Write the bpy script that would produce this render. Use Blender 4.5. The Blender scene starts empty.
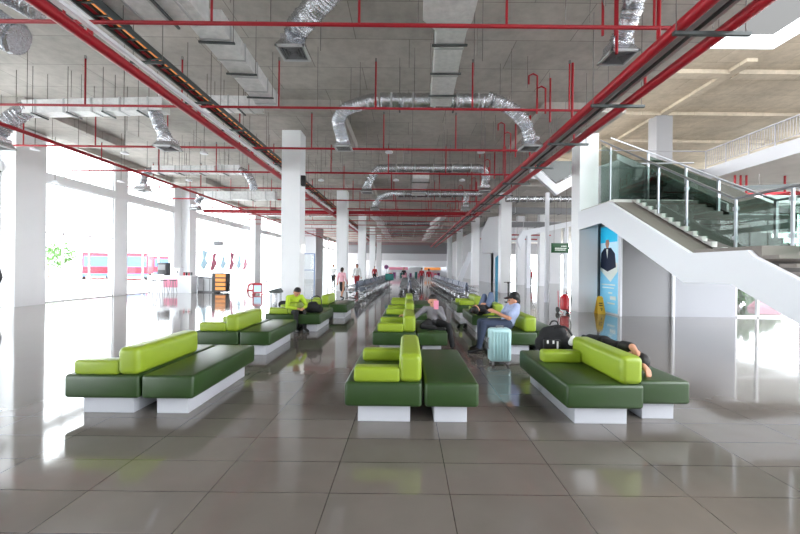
import bpy, bmesh, math, random
from mathutils import Vector, Matrix
random.seed(7)
S = bpy.context.scene
C = S.collection
R = math.radians

# ---------------------------------------------------------------- camera
cam_d = bpy.data.cameras.new('camera'); cam = bpy.data.objects.new('camera', cam_d); C.objects.link(cam)
cam.location = (0, 0, 1.5); cam.rotation_euler = (R(90), R(-0.6), 0)
cam_d.lens = 375 * 36 / 800; cam_d.sensor_width = 36
cam_d.shift_x = -7 / 800; cam_d.shift_y = 1 / 800; cam_d.clip_end = 400
S.camera = cam
# ---------------------------------------------------------------- world, sun, exposure
w = bpy.data.worlds.new('sky'); S.world = w; w.use_nodes = True
bg = w.node_tree.nodes['Background']; bg.inputs[0].default_value = (.93, .965, 1, 1); bg.inputs[1].default_value = 8.5
S.view_settings.view_transform = 'Standard'; S.view_settings.look = 'None'
S.view_settings.gamma = 1; S.view_settings.use_curve_mapping = False
S.view_settings.exposure = 0.34
sd = bpy.data.lights.new('sun', 'SUN'); sun = bpy.data.objects.new('sun', sd); C.objects.link(sun)
sd.energy = 1.5; sd.angle = R(4); sd.color = (1, .97, .93); sun.rotation_euler = (R(35), R(-20), 0)
def portal(name, loc, rot, sx, sy):
    d = bpy.data.lights.new(name, 'AREA'); o = bpy.data.objects.new(name, d); C.objects.link(o)
    d.shape = 'RECTANGLE'; d.size = sx; d.size_y = sy; d.cycles.is_portal = True
    o.location = loc; o.rotation_euler = rot
portal('daylight_portal_left', (-14.5, 20, 3.2), (0, R(-90), 0), 6.4, 72)
portal('daylight_portal_rear', (0, -11.9, 3.2), (R(90), 0, 0), 60, 6.4)

# ---------------------------------------------------------------- helpers
def at(px, py, Y):
    u, v = px - 407, py - 268
    u, v = u + .0105 * v, v - .0105 * u
    return Vector((u / 375 * Y, Y, 1.5 - v / 375 * Y))
def lin(c): return tuple(((x / 255) / 12.92 if x / 255 <= .04045 else ((x / 255 + .055) / 1.055) ** 2.4) for x in c) + (1,)
M = {}
def mat(name, rgb, rough=.5, metal=0, noise=0, scale=5, bump=0, bscale=40, spec=.5, trans=0, emit=0, alpha=None, coat=0):
    m = bpy.data.materials.new(name); m.use_nodes = True; M[name] = m
    nt = m.node_tree; b = nt.nodes['Principled BSDF']
    col = lin(rgb)
    b.inputs['Base Color'].default_value = col
    b.inputs['Roughness'].default_value = rough; b.inputs['Metallic'].default_value = metal
    b.inputs['Specular IOR Level'].default_value = spec
    b.inputs['Coat Weight'].default_value = coat
    if emit:
        b.inputs['Emission Color'].default_value = col; b.inputs['Emission Strength'].default_value = emit
    tc = nt.nodes.new('ShaderNodeTexCoord')
    if noise:
        n = nt.nodes.new('ShaderNodeTexNoise'); n.inputs['Scale'].default_value = scale; n.inputs['Detail'].default_value = 5
        nt.links.new(tc.outputs['Object'], n.inputs['Vector'])
        mx = nt.nodes.new('ShaderNodeMix'); mx.data_type = 'RGBA'
        mx.inputs[6].default_value = tuple(c * (1 - noise) for c in col[:3]) + (1,)
        mx.inputs[7].default_value = tuple(min(1, c * (1 + noise)) for c in col[:3]) + (1,)
        nt.links.new(n.outputs['Fac'], mx.inputs[0]); nt.links.new(mx.outputs[2], b.inputs['Base Color'])
    if bump:
        n2 = nt.nodes.new('ShaderNodeTexNoise'); n2.inputs['Scale'].default_value = bscale
        nt.links.new(tc.outputs['Object'], n2.inputs['Vector'])
        bp = nt.nodes.new('ShaderNodeBump'); bp.inputs['Strength'].default_value = bump; bp.inputs['Distance'].default_value = .02
        nt.links.new(n2.outputs['Fac'], bp.inputs['Height']); nt.links.new(bp.outputs['Normal'], b.inputs['Normal'])
    return m
def glassmat(name, rgb, fac, rough=.02):
    m = bpy.data.materials.new(name); m.use_nodes = True; M[name] = m; nt = m.node_tree
    nt.nodes.remove(nt.nodes['Principled BSDF'])
    out = nt.nodes['Material Output']
    t = nt.nodes.new('ShaderNodeBsdfTransparent'); t.inputs[0].default_value = lin(rgb)
    g = nt.nodes.new('ShaderNodeBsdfGlossy'); g.inputs['Roughness'].default_value = rough
    lw = nt.nodes.new('ShaderNodeLayerWeight'); lw.inputs[0].default_value = .5
    pw = nt.nodes.new('ShaderNodeMath'); pw.operation = 'POWER'; pw.inputs[1].default_value = 4; nt.links.new(lw.outputs['Facing'], pw.inputs[0])
    fr = nt.nodes.new('ShaderNodeMath'); fr.operation = 'MULTIPLY_ADD'; fr.inputs[1].default_value = .6; fr.inputs[2].default_value = fac; nt.links.new(pw.outputs[0], fr.inputs[0])
    mx = nt.nodes.new('ShaderNodeMixShader')
    nt.links.new(fr.outputs[0], mx.inputs[0]); nt.links.new(t.outputs[0], mx.inputs[1]); nt.links.new(g.outputs[0], mx.inputs[2])
    nt.links.new(mx.outputs[0], out.inputs[0]); return m

mat('white_paint', (242, 243, 246), .45, noise=.03, scale=1.5)
mat('white_gloss', (232, 234, 240), .35)
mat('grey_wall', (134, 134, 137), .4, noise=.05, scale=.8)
mat('light_wall', (205, 206, 210), .45, noise=.03)
mat('concrete', (178, 173, 166), .85, noise=.16, scale=1.3)
mat('red_pipe', (158, 10, 30), .45)
mat('foil', (205, 207, 212), .26, metal=.95, bump=1, bscale=30, noise=.15, scale=12)
mat('duct_metal', (236, 238, 240), .38, metal=.1, bump=1, bscale=12, noise=.3, scale=9)
mat('steel', (190, 192, 195), .25, metal=1)
mat('dark_steel', (78, 84, 84), .5, metal=.3)
mat('rod', (110, 105, 102), .6)
mat('tray_metal', (196, 198, 200), .4, metal=.3)
mat('seat_green', (42, 66, 30), .33, bump=.08, bscale=180, noise=.1, scale=3)
mat('lime', (138, 160, 42), .36, bump=.06, bscale=160, noise=.06, scale=4)
mat('plinth', (190, 192, 199), .4)
mat('black', (14, 14, 17), .5, bump=.1)
mat('black_fabric', (20, 20, 24), .8, bump=.3, bscale=120)
mat('dark_grey', (60, 60, 64), .5)
mat('mid_grey', (128, 128, 132), .5)
mat('skin', (196, 140, 112), .55)
mat('hair', (18, 14, 14), .6, bump=.3)
mat('lime_cloth', (178, 205, 50), .8, bump=.3, bscale=40)
mat('denim', (52, 62, 84), .85, bump=.2)
mat('denim_light', (92, 106, 134), .85, bump=.2)
mat('shirt_blue', (160, 172, 205), .8, noise=.25, scale=30)
mat('grey_cloth', (120, 118, 124), .8)
mat('pink_cloth', (226, 170, 182), .8)
mat('white_cloth', (225, 225, 225), .8)
mat('red_cloth', (160, 40, 48), .8)
mat('purple', (120, 50, 110), .4)
mat('teal', (30, 110, 105), .5)
mat('case_mint', (170, 205, 208), .35)
mat('red_gloss', (190, 20, 38), .3)
mat('yellow', (232, 186, 40), .45)
mat('sign_green', (16, 66, 34), .4)
mat('sign_white', (235, 240, 235), .5)
mat('poster_blue', (120, 185, 215), .35, emit=.35)
mat('poster_pale', (180, 212, 230), .35, emit=.35)
mat('poster_cyan', (40, 175, 215), .35, emit=.35)
mat('navy', (24, 34, 62), .6)
mat('orange', (225, 140, 70), .5, noise=.5, scale=40, emit=.5)  # emission put into the colour so the snack rack looks lit
mat('bus_red', (215, 30, 50), .3)
mat('bus_blue', (80, 110, 160), .3)
mat('outside_ground', (215, 215, 212), .8, noise=.06)
mat('leaf', (90, 130, 70), .8, noise=.4, scale=6)
mat('pink_panel', (226, 140, 165), .4)
mat('red_board', (200, 50, 66), .5)
mat('lamp_glow', (255, 252, 245), .4, emit=.7)
mat('stair_dark', (74, 70, 66), .6)
mat('parapet', (42, 42, 42), .8)
mat('board_blue', (70, 150, 185), .5)
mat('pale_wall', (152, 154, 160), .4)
mat('rail_steel', (135, 138, 142), .35, metal=.8)
mat('tread', (205, 203, 200), .6)
mat('stair_side', (128, 120, 114), .6, noise=.08)
mat('dark_shade_glass', (44, 51, 48), .25)  # painted shade on upper flight and added sheet; dark glass on zigzag stair
glassmat('glass', (250, 252, 252), .03)
glassmat('glass_green', (200, 212, 206), .02)

def slab_mat(name, c1, c2, c3, wdt, hgt):
    m = bpy.data.materials.new(name); m.use_nodes = True; M[name] = m; nt = m.node_tree; b = nt.nodes['Principled BSDF']
    tc = nt.nodes.new('ShaderNodeTexCoord')
    br = nt.nodes.new('ShaderNodeTexBrick'); br.offset = .5; br.inputs['Scale'].default_value = 1
    br.inputs['Brick Width'].default_value = wdt; br.inputs['Row Height'].default_value = hgt; br.inputs['Mortar Size'].default_value = .012; br.inputs['Mortar Smooth'].default_value = .6
    br.inputs['Color1'].default_value = lin(c1); br.inputs['Color2'].default_value = lin(c2); br.inputs['Mortar'].default_value = lin(c3)
    nt.links.new(tc.outputs['Object'], br.inputs[0]); last = br.outputs['Color']
    for sc, det, lo, hi, fac in ((.35, 6, .35, .65, .45), (3.5, 8, .3, .6, .3)):
        n = nt.nodes.new('ShaderNodeTexNoise'); n.inputs['Scale'].default_value = sc; n.inputs['Detail'].default_value = det; n.inputs['Roughness'].default_value = .65
        nt.links.new(tc.outputs['Object'], n.inputs[0])
        rp = nt.nodes.new('ShaderNodeMapRange'); rp.inputs[1].default_value = lo; rp.inputs[2].default_value = hi; rp.inputs[3].default_value = .45; rp.inputs[4].default_value = 1.1
        nt.links.new(n.outputs['Fac'], rp.inputs[0])
        mx = nt.nodes.new('ShaderNodeMix'); mx.data_type = 'RGBA'; mx.blend_type = 'MULTIPLY'; mx.inputs[0].default_value = fac
        nt.links.new(last, mx.inputs[6]); nt.links.new(rp.outputs[0], mx.inputs[7]); last = mx.outputs[2]
    nt.links.new(last, b.inputs['Base Color']); b.inputs['Roughness'].default_value = .85
slab_mat('slab', (196, 190, 184), (182, 177, 171), (140, 136, 131), 2.4, 1.2)
slab_mat('roof_concrete', (206, 194, 176), (192, 180, 161), (150, 138, 120), 3.2, 1.6)
def floor_mat():
    m = bpy.data.materials.new('floor_tiles'); m.use_nodes = True; M['floor'] = m; nt = m.node_tree; b = nt.nodes['Principled BSDF']
    tc = nt.nodes.new('ShaderNodeTexCoord'); mp = nt.nodes.new('ShaderNodeMapping')
    mp.inputs['Location'].default_value = (-.3, -.09, 0)
    nt.links.new(tc.outputs['Object'], mp.inputs[0])
    br = nt.nodes.new('ShaderNodeTexBrick'); br.offset = 0; br.squash = 1
    br.inputs['Scale'].default_value = 1; br.inputs['Brick Width'].default_value = .8; br.inputs['Row Height'].default_value = .4
    br.inputs['Mortar Size'].default_value = .0035; br.inputs['Mortar Smooth'].default_value = .1
    br.inputs['Color1'].default_value = lin((116, 109, 103)); br.inputs['Color2'].default_value = lin((121, 114, 108)); br.inputs['Mortar'].default_value = lin((70, 63, 59))
    nt.links.new(mp.outputs[0], br.inputs[0])
    n = nt.nodes.new('ShaderNodeTexNoise'); n.inputs['Scale'].default_value = 3; n.inputs['Detail'].default_value = 6
    nt.links.new(tc.outputs['Object'], n.inputs[0])
    mx = nt.nodes.new('ShaderNodeMix'); mx.data_type = 'RGBA'; mx.blend_type = 'MULTIPLY'; mx.inputs[0].default_value = .25
    nt.links.new(br.outputs['Color'], mx.inputs[6]); nt.links.new(n.outputs['Fac'], mx.inputs[7])
    nt.links.new(mx.outputs[2], b.inputs['Base Color'])
    b.inputs['Roughness'].default_value = .07; b.inputs['IOR'].default_value = 1.8
    n2 = nt.nodes.new('ShaderNodeTexNoise'); n2.inputs['Scale'].default_value = 1.1
    nt.links.new(tc.outputs['Object'], n2.inputs[0])
    bp = nt.nodes.new('ShaderNodeBump'); bp.inputs['Strength'].default_value = .03; bp.inputs['Distance'].default_value = .05
    nt.links.new(n2.outputs['Fac'], bp.inputs['Height']); nt.links.new(bp.outputs[0], b.inputs['Normal'])
floor_mat()

def box(bm, x0, x1, y0, y1, z0, z1, bev=0, seg=3):
    r = bmesh.ops.create_cube(bm, size=1)
    for v in r['verts']:
        v.co = Vector(((x0 + x1) / 2 + v.co.x * (x1 - x0), (y0 + y1) / 2 + v.co.y * (y1 - y0), (z0 + z1) / 2 + v.co.z * (z1 - z0)))
    if bev:
        es = list({e for v in r['verts'] for e in v.link_edges})
        bmesh.ops.bevel(bm, geom=es, offset=bev, segments=seg, profile=.5, affect='EDGES')
def frame_of(d):
    d = d.normalized(); up = Vector((0, 0, 1)) if abs(d.z) < .95 else Vector((0, 1, 0))
    a = d.cross(up).normalized(); b = a.cross(d).normalized(); return a, b
def tube(bm, pts, r, seg=10, ripple=0):
    """swept round tube through points; r float or list"""
    pts = [Vector(p) for p in pts]; n = len(pts); rs = r if isinstance(r, (list, tuple)) else [r] * n
    rings = []; a0 = None
    for i, p in enumerate(pts):
        d = (pts[min(i + 1, n - 1)] - pts[max(i - 1, 0)])
        if d.length < 1e-9: d = Vector((0, 0, 1))
        d.normalize()
        if a0 is None: a, b = frame_of(d)
        else:
            a = (a0 - d * a0.dot(d)).normalized(); b = a.cross(d).normalized()
        a0 = a
        rings.append([bm.verts.new(p + (a * math.cos(t) + b * math.sin(t)) * rs[i]) for t in [2 * math.pi * k / seg for k in range(seg)]])
    for i in range(n - 1):
        for k in range(seg):
            bm.faces.new((rings[i][k], rings[i][(k + 1) % seg], rings[i + 1][(k + 1) % seg], rings[i + 1][k]))
    bm.faces.new(rings[0][::-1]); bm.faces.new(rings[-1])
def spline(pts, n=40):
    P = [Vector(p) for p in pts]; P = [P[0] * 2 - P[1]] + P + [P[-1] * 2 - P[-2]]; out = []
    m = len(P) - 3
    for k in range(n + 1):
        t = k / n * m; i = min(int(t), m - 1); f = t - i; a, b, c, d = P[i:i + 4]
        out.append(.5 * ((2 * b) + (c - a) * f + (2 * a - 5 * b + 4 * c - d) * f * f + (3 * b - a - 3 * c + d) * f ** 3))
    return out
def prism(bm, poly, axis, lo, hi):
    """poly of 2-D points extruded along axis 'x' (points are y,z), 'y' (x,z) or 'z' (x,y)"""
    def P(a, b, t): return {'x': (t, a, b), 'y': (a, t, b), 'z': (a, b, t)}[axis]
    lo_v = [bm.verts.new(P(a, b, lo)) for a, b in poly]; hi_v = [bm.verts.new(P(a, b, hi)) for a, b in poly]
    n = len(poly)
    bm.faces.new(lo_v); bm.faces.new(hi_v[::-1])
    for i in range(n): bm.faces.new((lo_v[i], hi_v[i], hi_v[(i + 1) % n], lo_v[(i + 1) % n]))
    bmesh.ops.recalc_face_normals(bm, faces=bm.faces)
def beam(bm, p0, p1, w_, h_):
    """rectangular bar between two points, width horizontal"""
    p0, p1 = Vector(p0), Vector(p1); d = (p1 - p0).normalized(); a, b = frame_of(d)
    vs = [[bm.verts.new(p + a * sx * w_ / 2 + b * sz * h_ / 2) for sx, sz in ((-1, -1), (1, -1), (1, 1), (-1, 1))] for p in (p0, p1)]
    for k in range(4): bm.faces.new((vs[0][k], vs[0][(k + 1) % 4], vs[1][(k + 1) % 4], vs[1][k]))
    bm.faces.new(vs[0][::-1]); bm.faces.new(vs[1])
def obj(name, bm, m, parent=None, smooth=True, autosmooth=True):
    bmesh.ops.recalc_face_normals(bm, faces=bm.faces)
    me = bpy.data.meshes.new(name); bm.to_mesh(me); bm.free()
    me.materials.append(M[m] if isinstance(m, str) else m)
    if smooth:
        me.polygons.foreach_set('use_smooth', [True] * len(me.polygons))
        try: me.set_sharp_from_angle(angle=R(38))
        except Exception: pass
    o = bpy.data.objects.new(name, me); C.objects.link(o)
    if parent: o.parent = parent
    return o
def tag(o, label, cat, group=None, kind=None):
    if label: o['label'] = label
    if cat: o['category'] = cat
    if group: o['group'] = group
    if kind: o['kind'] = kind
    return o
def thing(name, label, cat, loc=(0, 0, 0), rz=0, group=None):
    o = bpy.data.objects.new(name, None); C.objects.link(o); o.location = loc; o.rotation_euler = (0, 0, rz); o.empty_display_size = .1
    return tag(o, label, cat, group)
def struct(name, bm, m, label=None, smooth=False):
    o = obj(name, bm, m, smooth=smooth); o['kind'] = 'structure'
    if label: o['label'] = label
    return o
def B(*boxes, bev=0, seg=2):
    bm = bmesh.new()
    for b in boxes: box(bm, *b, bev=bev, seg=seg)
    return bm
def T(*tubes, seg=10):
    bm = bmesh.new()
    for pts, r in tubes: tube(bm, pts, r, seg)
    return bm
def BM(*bars):
    bm = bmesh.new()
    for b in bars: beam(bm, *b)
    return bm
def dup(root, loc, rz=0, label=None, group=None, sc=1):
    r = root.copy(); C.objects.link(r); r.location = loc; r.rotation_euler = (0, 0, rz); r.scale = (sc, sc, sc)
    if label: r['label'] = label
    if group: r['group'] = group
    for ch in root.children:
        c = ch.copy(); C.objects.link(c); c.parent = r
        for g in ch.children:
            d = g.copy(); C.objects.link(d); d.parent = c
    return r
ORD = ['nearest', 'second', 'third', 'fourth', 'fifth', 'sixth', 'seventh', 'eighth', 'ninth', 'tenth', 'eleventh', 'twelfth', 'thirteenth', 'fourteenth', 'fifteenth', 'sixteenth', 'seventeenth', 'eighteenth', 'nineteenth', 'twentieth']

# ================================================================ SETTING
SL = 6.62   # underside of the hall's slab
struct('floor', B((-14.4, 32, -12, 76, -.2, 0)), 'floor')
struct('wall_light_block', B((-14.4, 32, -12.2, -12, 3.0, SL)), 'light_wall')  # unseen wall added behind the camera to cut daylight from there
for i in range(8): struct('wall_light_block', B((-14.4 + i * 6, -8.9 + i * 6, -12.2, -12, 0, 3.0)), 'light_wall')
struct('outside_ground', B((-120, 120, -60, 160, -.5, -.21)), 'outside_ground')
bm = B((-14.5, 6.65, -12, 76, SL, SL + .45), (6.65, 32, 20.8, 76, SL, SL + .45))
struct('ceiling', bm, 'slab')
# slab drop panels and columns
COLY = [-8.1, 2.45, 13.2, 23.5, 33.9, 44.2, 54.5]
n = 0
for cx in (-4.12, 6.2):
    for y in COLY:
        n += 1
        struct('trim_%d' % n, B((cx - 2.03, min(cx + 2.03, 6.65) if cx > 0 and y < 20 else cx + 2.03, y + .3 - 2.03, y + .3 + 2.03, SL - .3, SL + .001)), 'slab')
for y in COLY[:5]:
    n += 1
    struct('trim_%d' % n, B((-14.1, -11.75, y - 1.7, y + 2.3, SL - .3, SL + .001)), 'slab')
n += 1; struct('trim_%d' % n, B((-14.1, -13.75, -12, 76, SL - .28, SL)), 'concrete')
row_word = ['behind the camera', 'beside the camera', 'nearest', 'second', 'third', 'fourth', 'fifth']
for side, cx in (('left', -4.12), ('right', 6.2)):
    for i, y in enumerate(COLY):
        if i == 1: continue
        c0 = cx; cx = cx + .18 if (side == 'right' and i == 2) else cx
        o = obj('column', B((cx - .33, cx + .33, y, y + .66, 0, SL - .3), bev=.008), 'white_paint', smooth=False)
        tag(o, 'white square concrete column, %s in the %s row of columns' % (row_word[i], side), 'column', 'square columns of the hall'); cx = c0
# left facade: piers, transom, glazing
WX = -14.05
for i, (a, b, xx) in enumerate(((-8.1, -7.0, -13.6), (-2.6, -1.7, -14.05), (2.5, 3.6, -13.6), (7.8, 8.7, -14.05), (13.0, 14.12, -13.6), (18.0, 18.85, -14.05), (22.6, 23.35, -14.05), (23.35, 24.1, -13.55), (33.4, 34.7, -13.55), (44, 45, -13.55), (54, 55, -13.55), (64, 65, -13.55))):
    struct('wall_left' if i == 0 else 'wall_left.%03d' % i, B((-14.35, xx, a, b, 0, SL)), 'white_paint')
struct('wall_left', B((-14.3, WX + .02, -12, 76, 4.72, 5.05)), 'white_paint')
struct('wall_left', B((-14.3, -14.06, -12, 76, 6.34, SL)), 'white_paint')
def window(nm, a, b, z0, z1, muls, trs, x=-14.15):
    f = bmesh.new(); t = .05
    box(f, x - .04, x + .04, a, b, z0, z0 + t); box(f, x - .04, x + .04, a, b, z1 - t, z1)
    box(f, x - .04, x + .04, a, a + t, z0, z1); box(f, x - .04, x + .04, b - t, b, z0, z1)
    for k in range(1, muls): y = a + (b - a) * k / muls; box(f, x - .035, x + .035, y - .025, y + .025, z0, z1)
    for z in trs: box(f, x - .034, x + .034, a, b, z - .03, z + .03)
    o = struct(nm, f, 'white_paint')
    g = obj('pane', B((x - .006, x + .006, a + .02, b - .02, z0 + .02, z1 - .02)), 'glass', o, smooth=False); g['label'] = 'clear glass pane'
wn = 0
for a, b in ((-7.0, -2.6), (-1.7, 2.5), (3.6, 7.8), (8.7, 13.0), (14.12, 18.0), (18.85, 22.6), (24.1, 33.4), (34.7, 44), (45, 54), (55, 64)):
    wn += 1; window('window_%d' % wn, a, b, 0, 4.72, 3 if b - a < 6 else 6, (2.75,) if b - a < 6 else (2.4,))
    wn += 1; window('window_%d' % wn, a, b, 5.05, 6.34, 3 if b - a < 6 else 6, ())

# far end of the hall
struct('wall_back', B((-14.3, 32, 75.5, 76, 4.4, SL), ), 'mid_grey')
struct('wall_back.001', B((-14.3, 9, 75.3, 75.5, 2.7, 4.4)), 'light_wall')
struct('wall_back.002', B((-14.3, 9, 75.0, 75.3, 1.75, 3.0)), 'white_paint')
struct('wall_back.003', B((-14.3, 9, 76, 76.1, 0, 2.0)), 'light_wall')
struct('wall_right', B((9, 9.2, 46, 76, 0, SL)), 'light_wall')
# white partition room on the left behind the nearest column
struct('wall_partition', B((-14.0, -11.2, 46.0, 50, 0, SL)), 'light_wall')
# frontal far-right wall with glazed doors
struct('wall_right', B((9.0, 10.4, 40, 40.2, 0, SL), (10.4, 16.4, 40, 40.2, 4.4, SL), (12.4, 12.9, 40, 40.2, 0, 4.4), (15.2, 16.4, 40, 40.2, 0, 4.4)), 'light_wall')
struct('wall_right', B((9.0, 9.2, 40, 46, 0, SL)), 'light_wall')
# gray wall below the stairs, and its lighter return
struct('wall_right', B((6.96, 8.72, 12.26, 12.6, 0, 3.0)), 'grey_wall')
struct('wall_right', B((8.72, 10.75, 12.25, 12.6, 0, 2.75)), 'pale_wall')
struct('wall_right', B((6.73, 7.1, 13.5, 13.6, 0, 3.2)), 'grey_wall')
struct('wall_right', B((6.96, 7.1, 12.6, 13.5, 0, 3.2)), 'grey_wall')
# glazed front at the right
f = bmesh.new()
for x in (10.78, 11.5, 12.95, 14.4, 15.85, 17.3, 18.75): box(f, x, x + .06, 12.3, 12.38, 0, 3.75)
for z in (0, 1.02, 1.9, 3.69): box(f, 10.78, 20.2, 12.3, 12.38, z, z + .06)
o = struct('window_30', f, 'white_paint'); g = obj('pane', B((10.8, 20.2, 12.335, 12.345, .03, 3.72)), 'glass', o, smooth=False); g['label'] = 'clear glass pane'
struct('trim_40', B((10.7, 20.2, 12.2, 14.6, 3.75, 4.0)), 'white_paint')
# roof over the stair well with a skylight
RZ = 11.3
bm = B((6.65, 13.0, 2, 46, RZ, RZ + .3), (16.0, 40, 2, 46, RZ, RZ + .3), (13, 16, 16.5, 46, RZ, RZ + .3), (13, 16, 2, 10.5, RZ, RZ + .3))
struct('ceiling_roof', bm, 'roof_concrete')
bm = bmesh.new()
for y in (18.2, 23.1, 28, 33): box(bm, 6.65, 15.6, y, y + .5, RZ - .2, RZ + .01)
for x in (10.6,): box(bm, x, x + .5, 17, 46, RZ - .25, RZ + .01)
box(bm, 15.5, 16.0, 17.2, 46, RZ - .16, RZ + .01)
for y in (18.2, 23.1, 28): box(bm, 16, 40, y, y + .5, RZ - .2, RZ + .01)
struct('ceiling_beams', bm, 'roof_concrete')
struct('ceiling_skylight', B((13.0, 13.05, 10.5, 16.5, RZ - .02, RZ + .6), (15.95, 16.0, 10.5, 16.5, RZ - .02, RZ + .6), (13, 16, 16.45, 16.5, RZ - .02, RZ + .6), (13, 16, 10.5, 10.55, RZ - .02, RZ + .6)), 'white_gloss')
struct('wall_parapet', B((8, 30, 20, 20.3, RZ + .3, RZ + 7)), 'parapet')
# upper floor round the stair well
struct('floor_upper', B((16.4, 40, 2, 20.8, 6.5, 6.62), (16.4, 40, 2, 20.8, 6.62, 7.1)), 'concrete')
struct('trim_41', B((16.34, 16.4, 2, 20.8, 6.5, 7.12)), 'grey_wall')
struct('trim_42', B((6.7, 16.34, 20.72, 20.8, 6.5, 7.12)), 'grey_wall')
struct('wall_upper', B((6.65, 40, 45.8, 46, 7.1, RZ)), 'concrete')
struct('wall_upper', B((26, 26.2, 2, 46, 7.1, 7.9)), 'concrete')
o = obj('column', B((15.35, 16.35, 23.2, 24.0, 7.07, RZ - .16)), 'grey_wall', smooth=False)
tag(o, 'pale concrete column standing on the upper floor behind the railing', 'column')
o = obj('column', B((12.0, 12.8, 33.9, 34.6, 0, SL)), 'white_paint', smooth=False)
tag(o, 'white column in the far right bay beside the hanging green sign', 'column')
o = obj('column', B((10.6, 11.3, 36.0, 36.7, 0, SL)), 'white_paint', smooth=False)
tag(o, 'white column in the far right bay, next to the glazed doors', 'column')

# ================================================================ STAIRCASE (right)
st = thing('staircase', 'white staircase with glass railing descending towards the camera on the right', 'staircase', (0, 0, 0))
def zs(Y):  # top of white stringer
    if Y > 11.2: return 3.54
    if Y > 7.98: return 1.88 + (Y - 7.98) * (3.54 - 1.88) / (11.2 - 7.98)
    if Y > 6.6: return 1.88
    return 1.8 - (6.6 - Y) * .52
poly = [(13.19, 3.54), (11.2, 3.54), (7.98, 1.88), (6.62, 1.88), (6.5, 1.76), (5.82, 1.42), (3.1, .0), (4.3, .0), (5.81, .74), (6.97, 1.27), (8.14, 1.25), (10.8, 2.57), (11.65, 2.97), (13.19, 2.9)]
bm = bmesh.new(); prism(bm, poly, 'x', 6.0, 6.1); o = obj('stringer', bm, 'white_gloss', st, smooth=False); o['label'] = 'white side panel'
bm = bmesh.new(); prism(bm, [(13.19, 3.6), (11.1, 3.6), (11.1, 3.45), (13.19, 3.45)], 'x', 6.1, 8.6); obj('landing', bm, 'tread', st, smooth=False)
bm = bmesh.new(); prism(bm, [(7.98, 1.95), (6.45, 1.95), (6.45, 1.72), (7.98, 1.72)], 'x', 6.1, 8.6); obj('landing', bm, 'stair_side', st, smooth=False)
# carriage (brown side between stringer and treads)
bm = bmesh.new(); prism(bm, [(11.2, 3.5), (7.98, 1.8), (7.98, 1.35), (8.2, 1.35), (11.2, 2.9)], 'x', 6.12, 8.55); o = obj('carriage', bm, 'stair_side', st, smooth=False); o['label'] = 'brown grey stair underside and kerb'
bm = bmesh.new(); prism(bm, [(11.3, 3.62), (7.9, 1.82), (7.9, 1.6), (11.3, 3.3)], 'x', 6.12, 6.72); obj('kerb', bm, 'stair_side', st, smooth=False)
nt_ = 12
for k in range(nt_):
    y0 = 11.2 - k * .272; z = 3.55 - k * .142
    o = obj('tread', B((6.78, 8.5, y0 - .28, y0, z - .16, z)), 'stair_dark', st, smooth=False)
    bm = bmesh.new(); prism(bm, [(y0 - .28, z - .1), (y0 - .28, z + .02), (y0 - .02, z + .02), (y0 + .02, z - .1 + .142)], 'x', 6.66, 6.78); obj('tread_end', bm, 'tread', o, smooth=False)
for k in range(9):
    y0 = 6.45 - k * .28; z = 1.88 - k * .15
    if z > .1: obj('tread', B((6.12, 8.5, y0 - .28, y0, z - .16, z - .1)), 'stair_side', st, smooth=False)
bm = bmesh.new(); prism(bm, [(11.2, 3.44), (7.95, 1.74), (7.95, 1.5), (11.2, 3.2)], 'x', 6.79, 8.49); obj('flight', bm, 'stair_dark', st, smooth=False)
# near railing
rail = [at(600, 141, 13.15), at(658.5, 172, 10.1), at(687, 184, 9.07), at(736, 200, 7.71)]
for a, b in zip(rail, rail[1:]): pass
obj('handrail', T(([Vector((6.75, 13.15, 6.04)), Vector((6.75, 7.75, 3.0)), Vector((6.75, 6.3, 3.0)), Vector((6.75, 4.3, 2.0))], .028)), 'rail_steel', st)
obj('handrail', T(([Vector((8.45, 15.6, 7.0)), Vector((8.45, 8.6, 3.14)), Vector((8.45, 6.3, 3.1))], .028)), 'rail_steel', st)
obj('handrail', T(([Vector((6.75, 11.1, 4.66)), Vector((8.45, 11.1, 4.7))], .02)), 'rail_steel', st)
for y, z0, z1 in ((12.5, 3.5, 5.6), (10.1, 3.0, 4.32), (9.07, 2.45, 3.7), (7.71, 1.95, 3.0), (6.57, 1.9, 3.0)):
    o = obj('railing_post', B((6.73, 6.77, y - .02, y + .02, z0, z1)), 'rail_steel', st, smooth=False)
    for q in (z0 + .2, z1 - .25): obj('clamp', B((6.71, 6.79, y - .035, y + .035, q, q + .08)), 'rail_steel', o, smooth=False)
for y, z0, z1 in ((13.2, 3.6, 5.7), (11.4, 3.6, 4.7), (10.2, 3.0, 4.0), (8.6, 1.95, 3.14), (7.1, 1.95, 3.1)):
    obj('railing_post', B((8.42, 8.48, y - .03, y + .03, z0, z1)), 'rail_steel', st, smooth=False)
def pane_x(x, pts): bm = bmesh.new(); prism(bm, pts, 'x', x - .006, x + .006); return bm
for x, segs in ((6.75, (((13.1, 3.62, 5.9), (12.55, 3.62, 5.55)), ((12.45, 3.62, 5.5), (10.15, 3.02, 4.2)), ((10.05, 2.98, 4.15), (9.12, 2.5, 3.62)), ((9.02, 2.45, 3.55), (7.76, 2.0, 2.9)), ((7.66, 1.98, 2.92), (6.62, 1.98, 2.92)), ((6.52, 1.9, 2.92), (5.0, 1.1, 2.2)))),
                (8.45, (((13.1, 3.62, 5.5), (11.45, 3.62, 4.6)), ((11.35, 3.62, 4.5), (10.25, 3.0, 3.95)), ((8.5, 2.0, 2.98), (7.15, 1.98, 2.95)), ((7.05, 1.98, 2.95), (5.4, 1.9, 2.95))))):
    for (ya, za, zb), (yc, zc, zd) in segs:
        g = obj('glass_panel', pane_x(x, [(ya, za), (ya, zb), (yc, zd), (yc, zc)]), 'glass_green', st, smooth=False)
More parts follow.
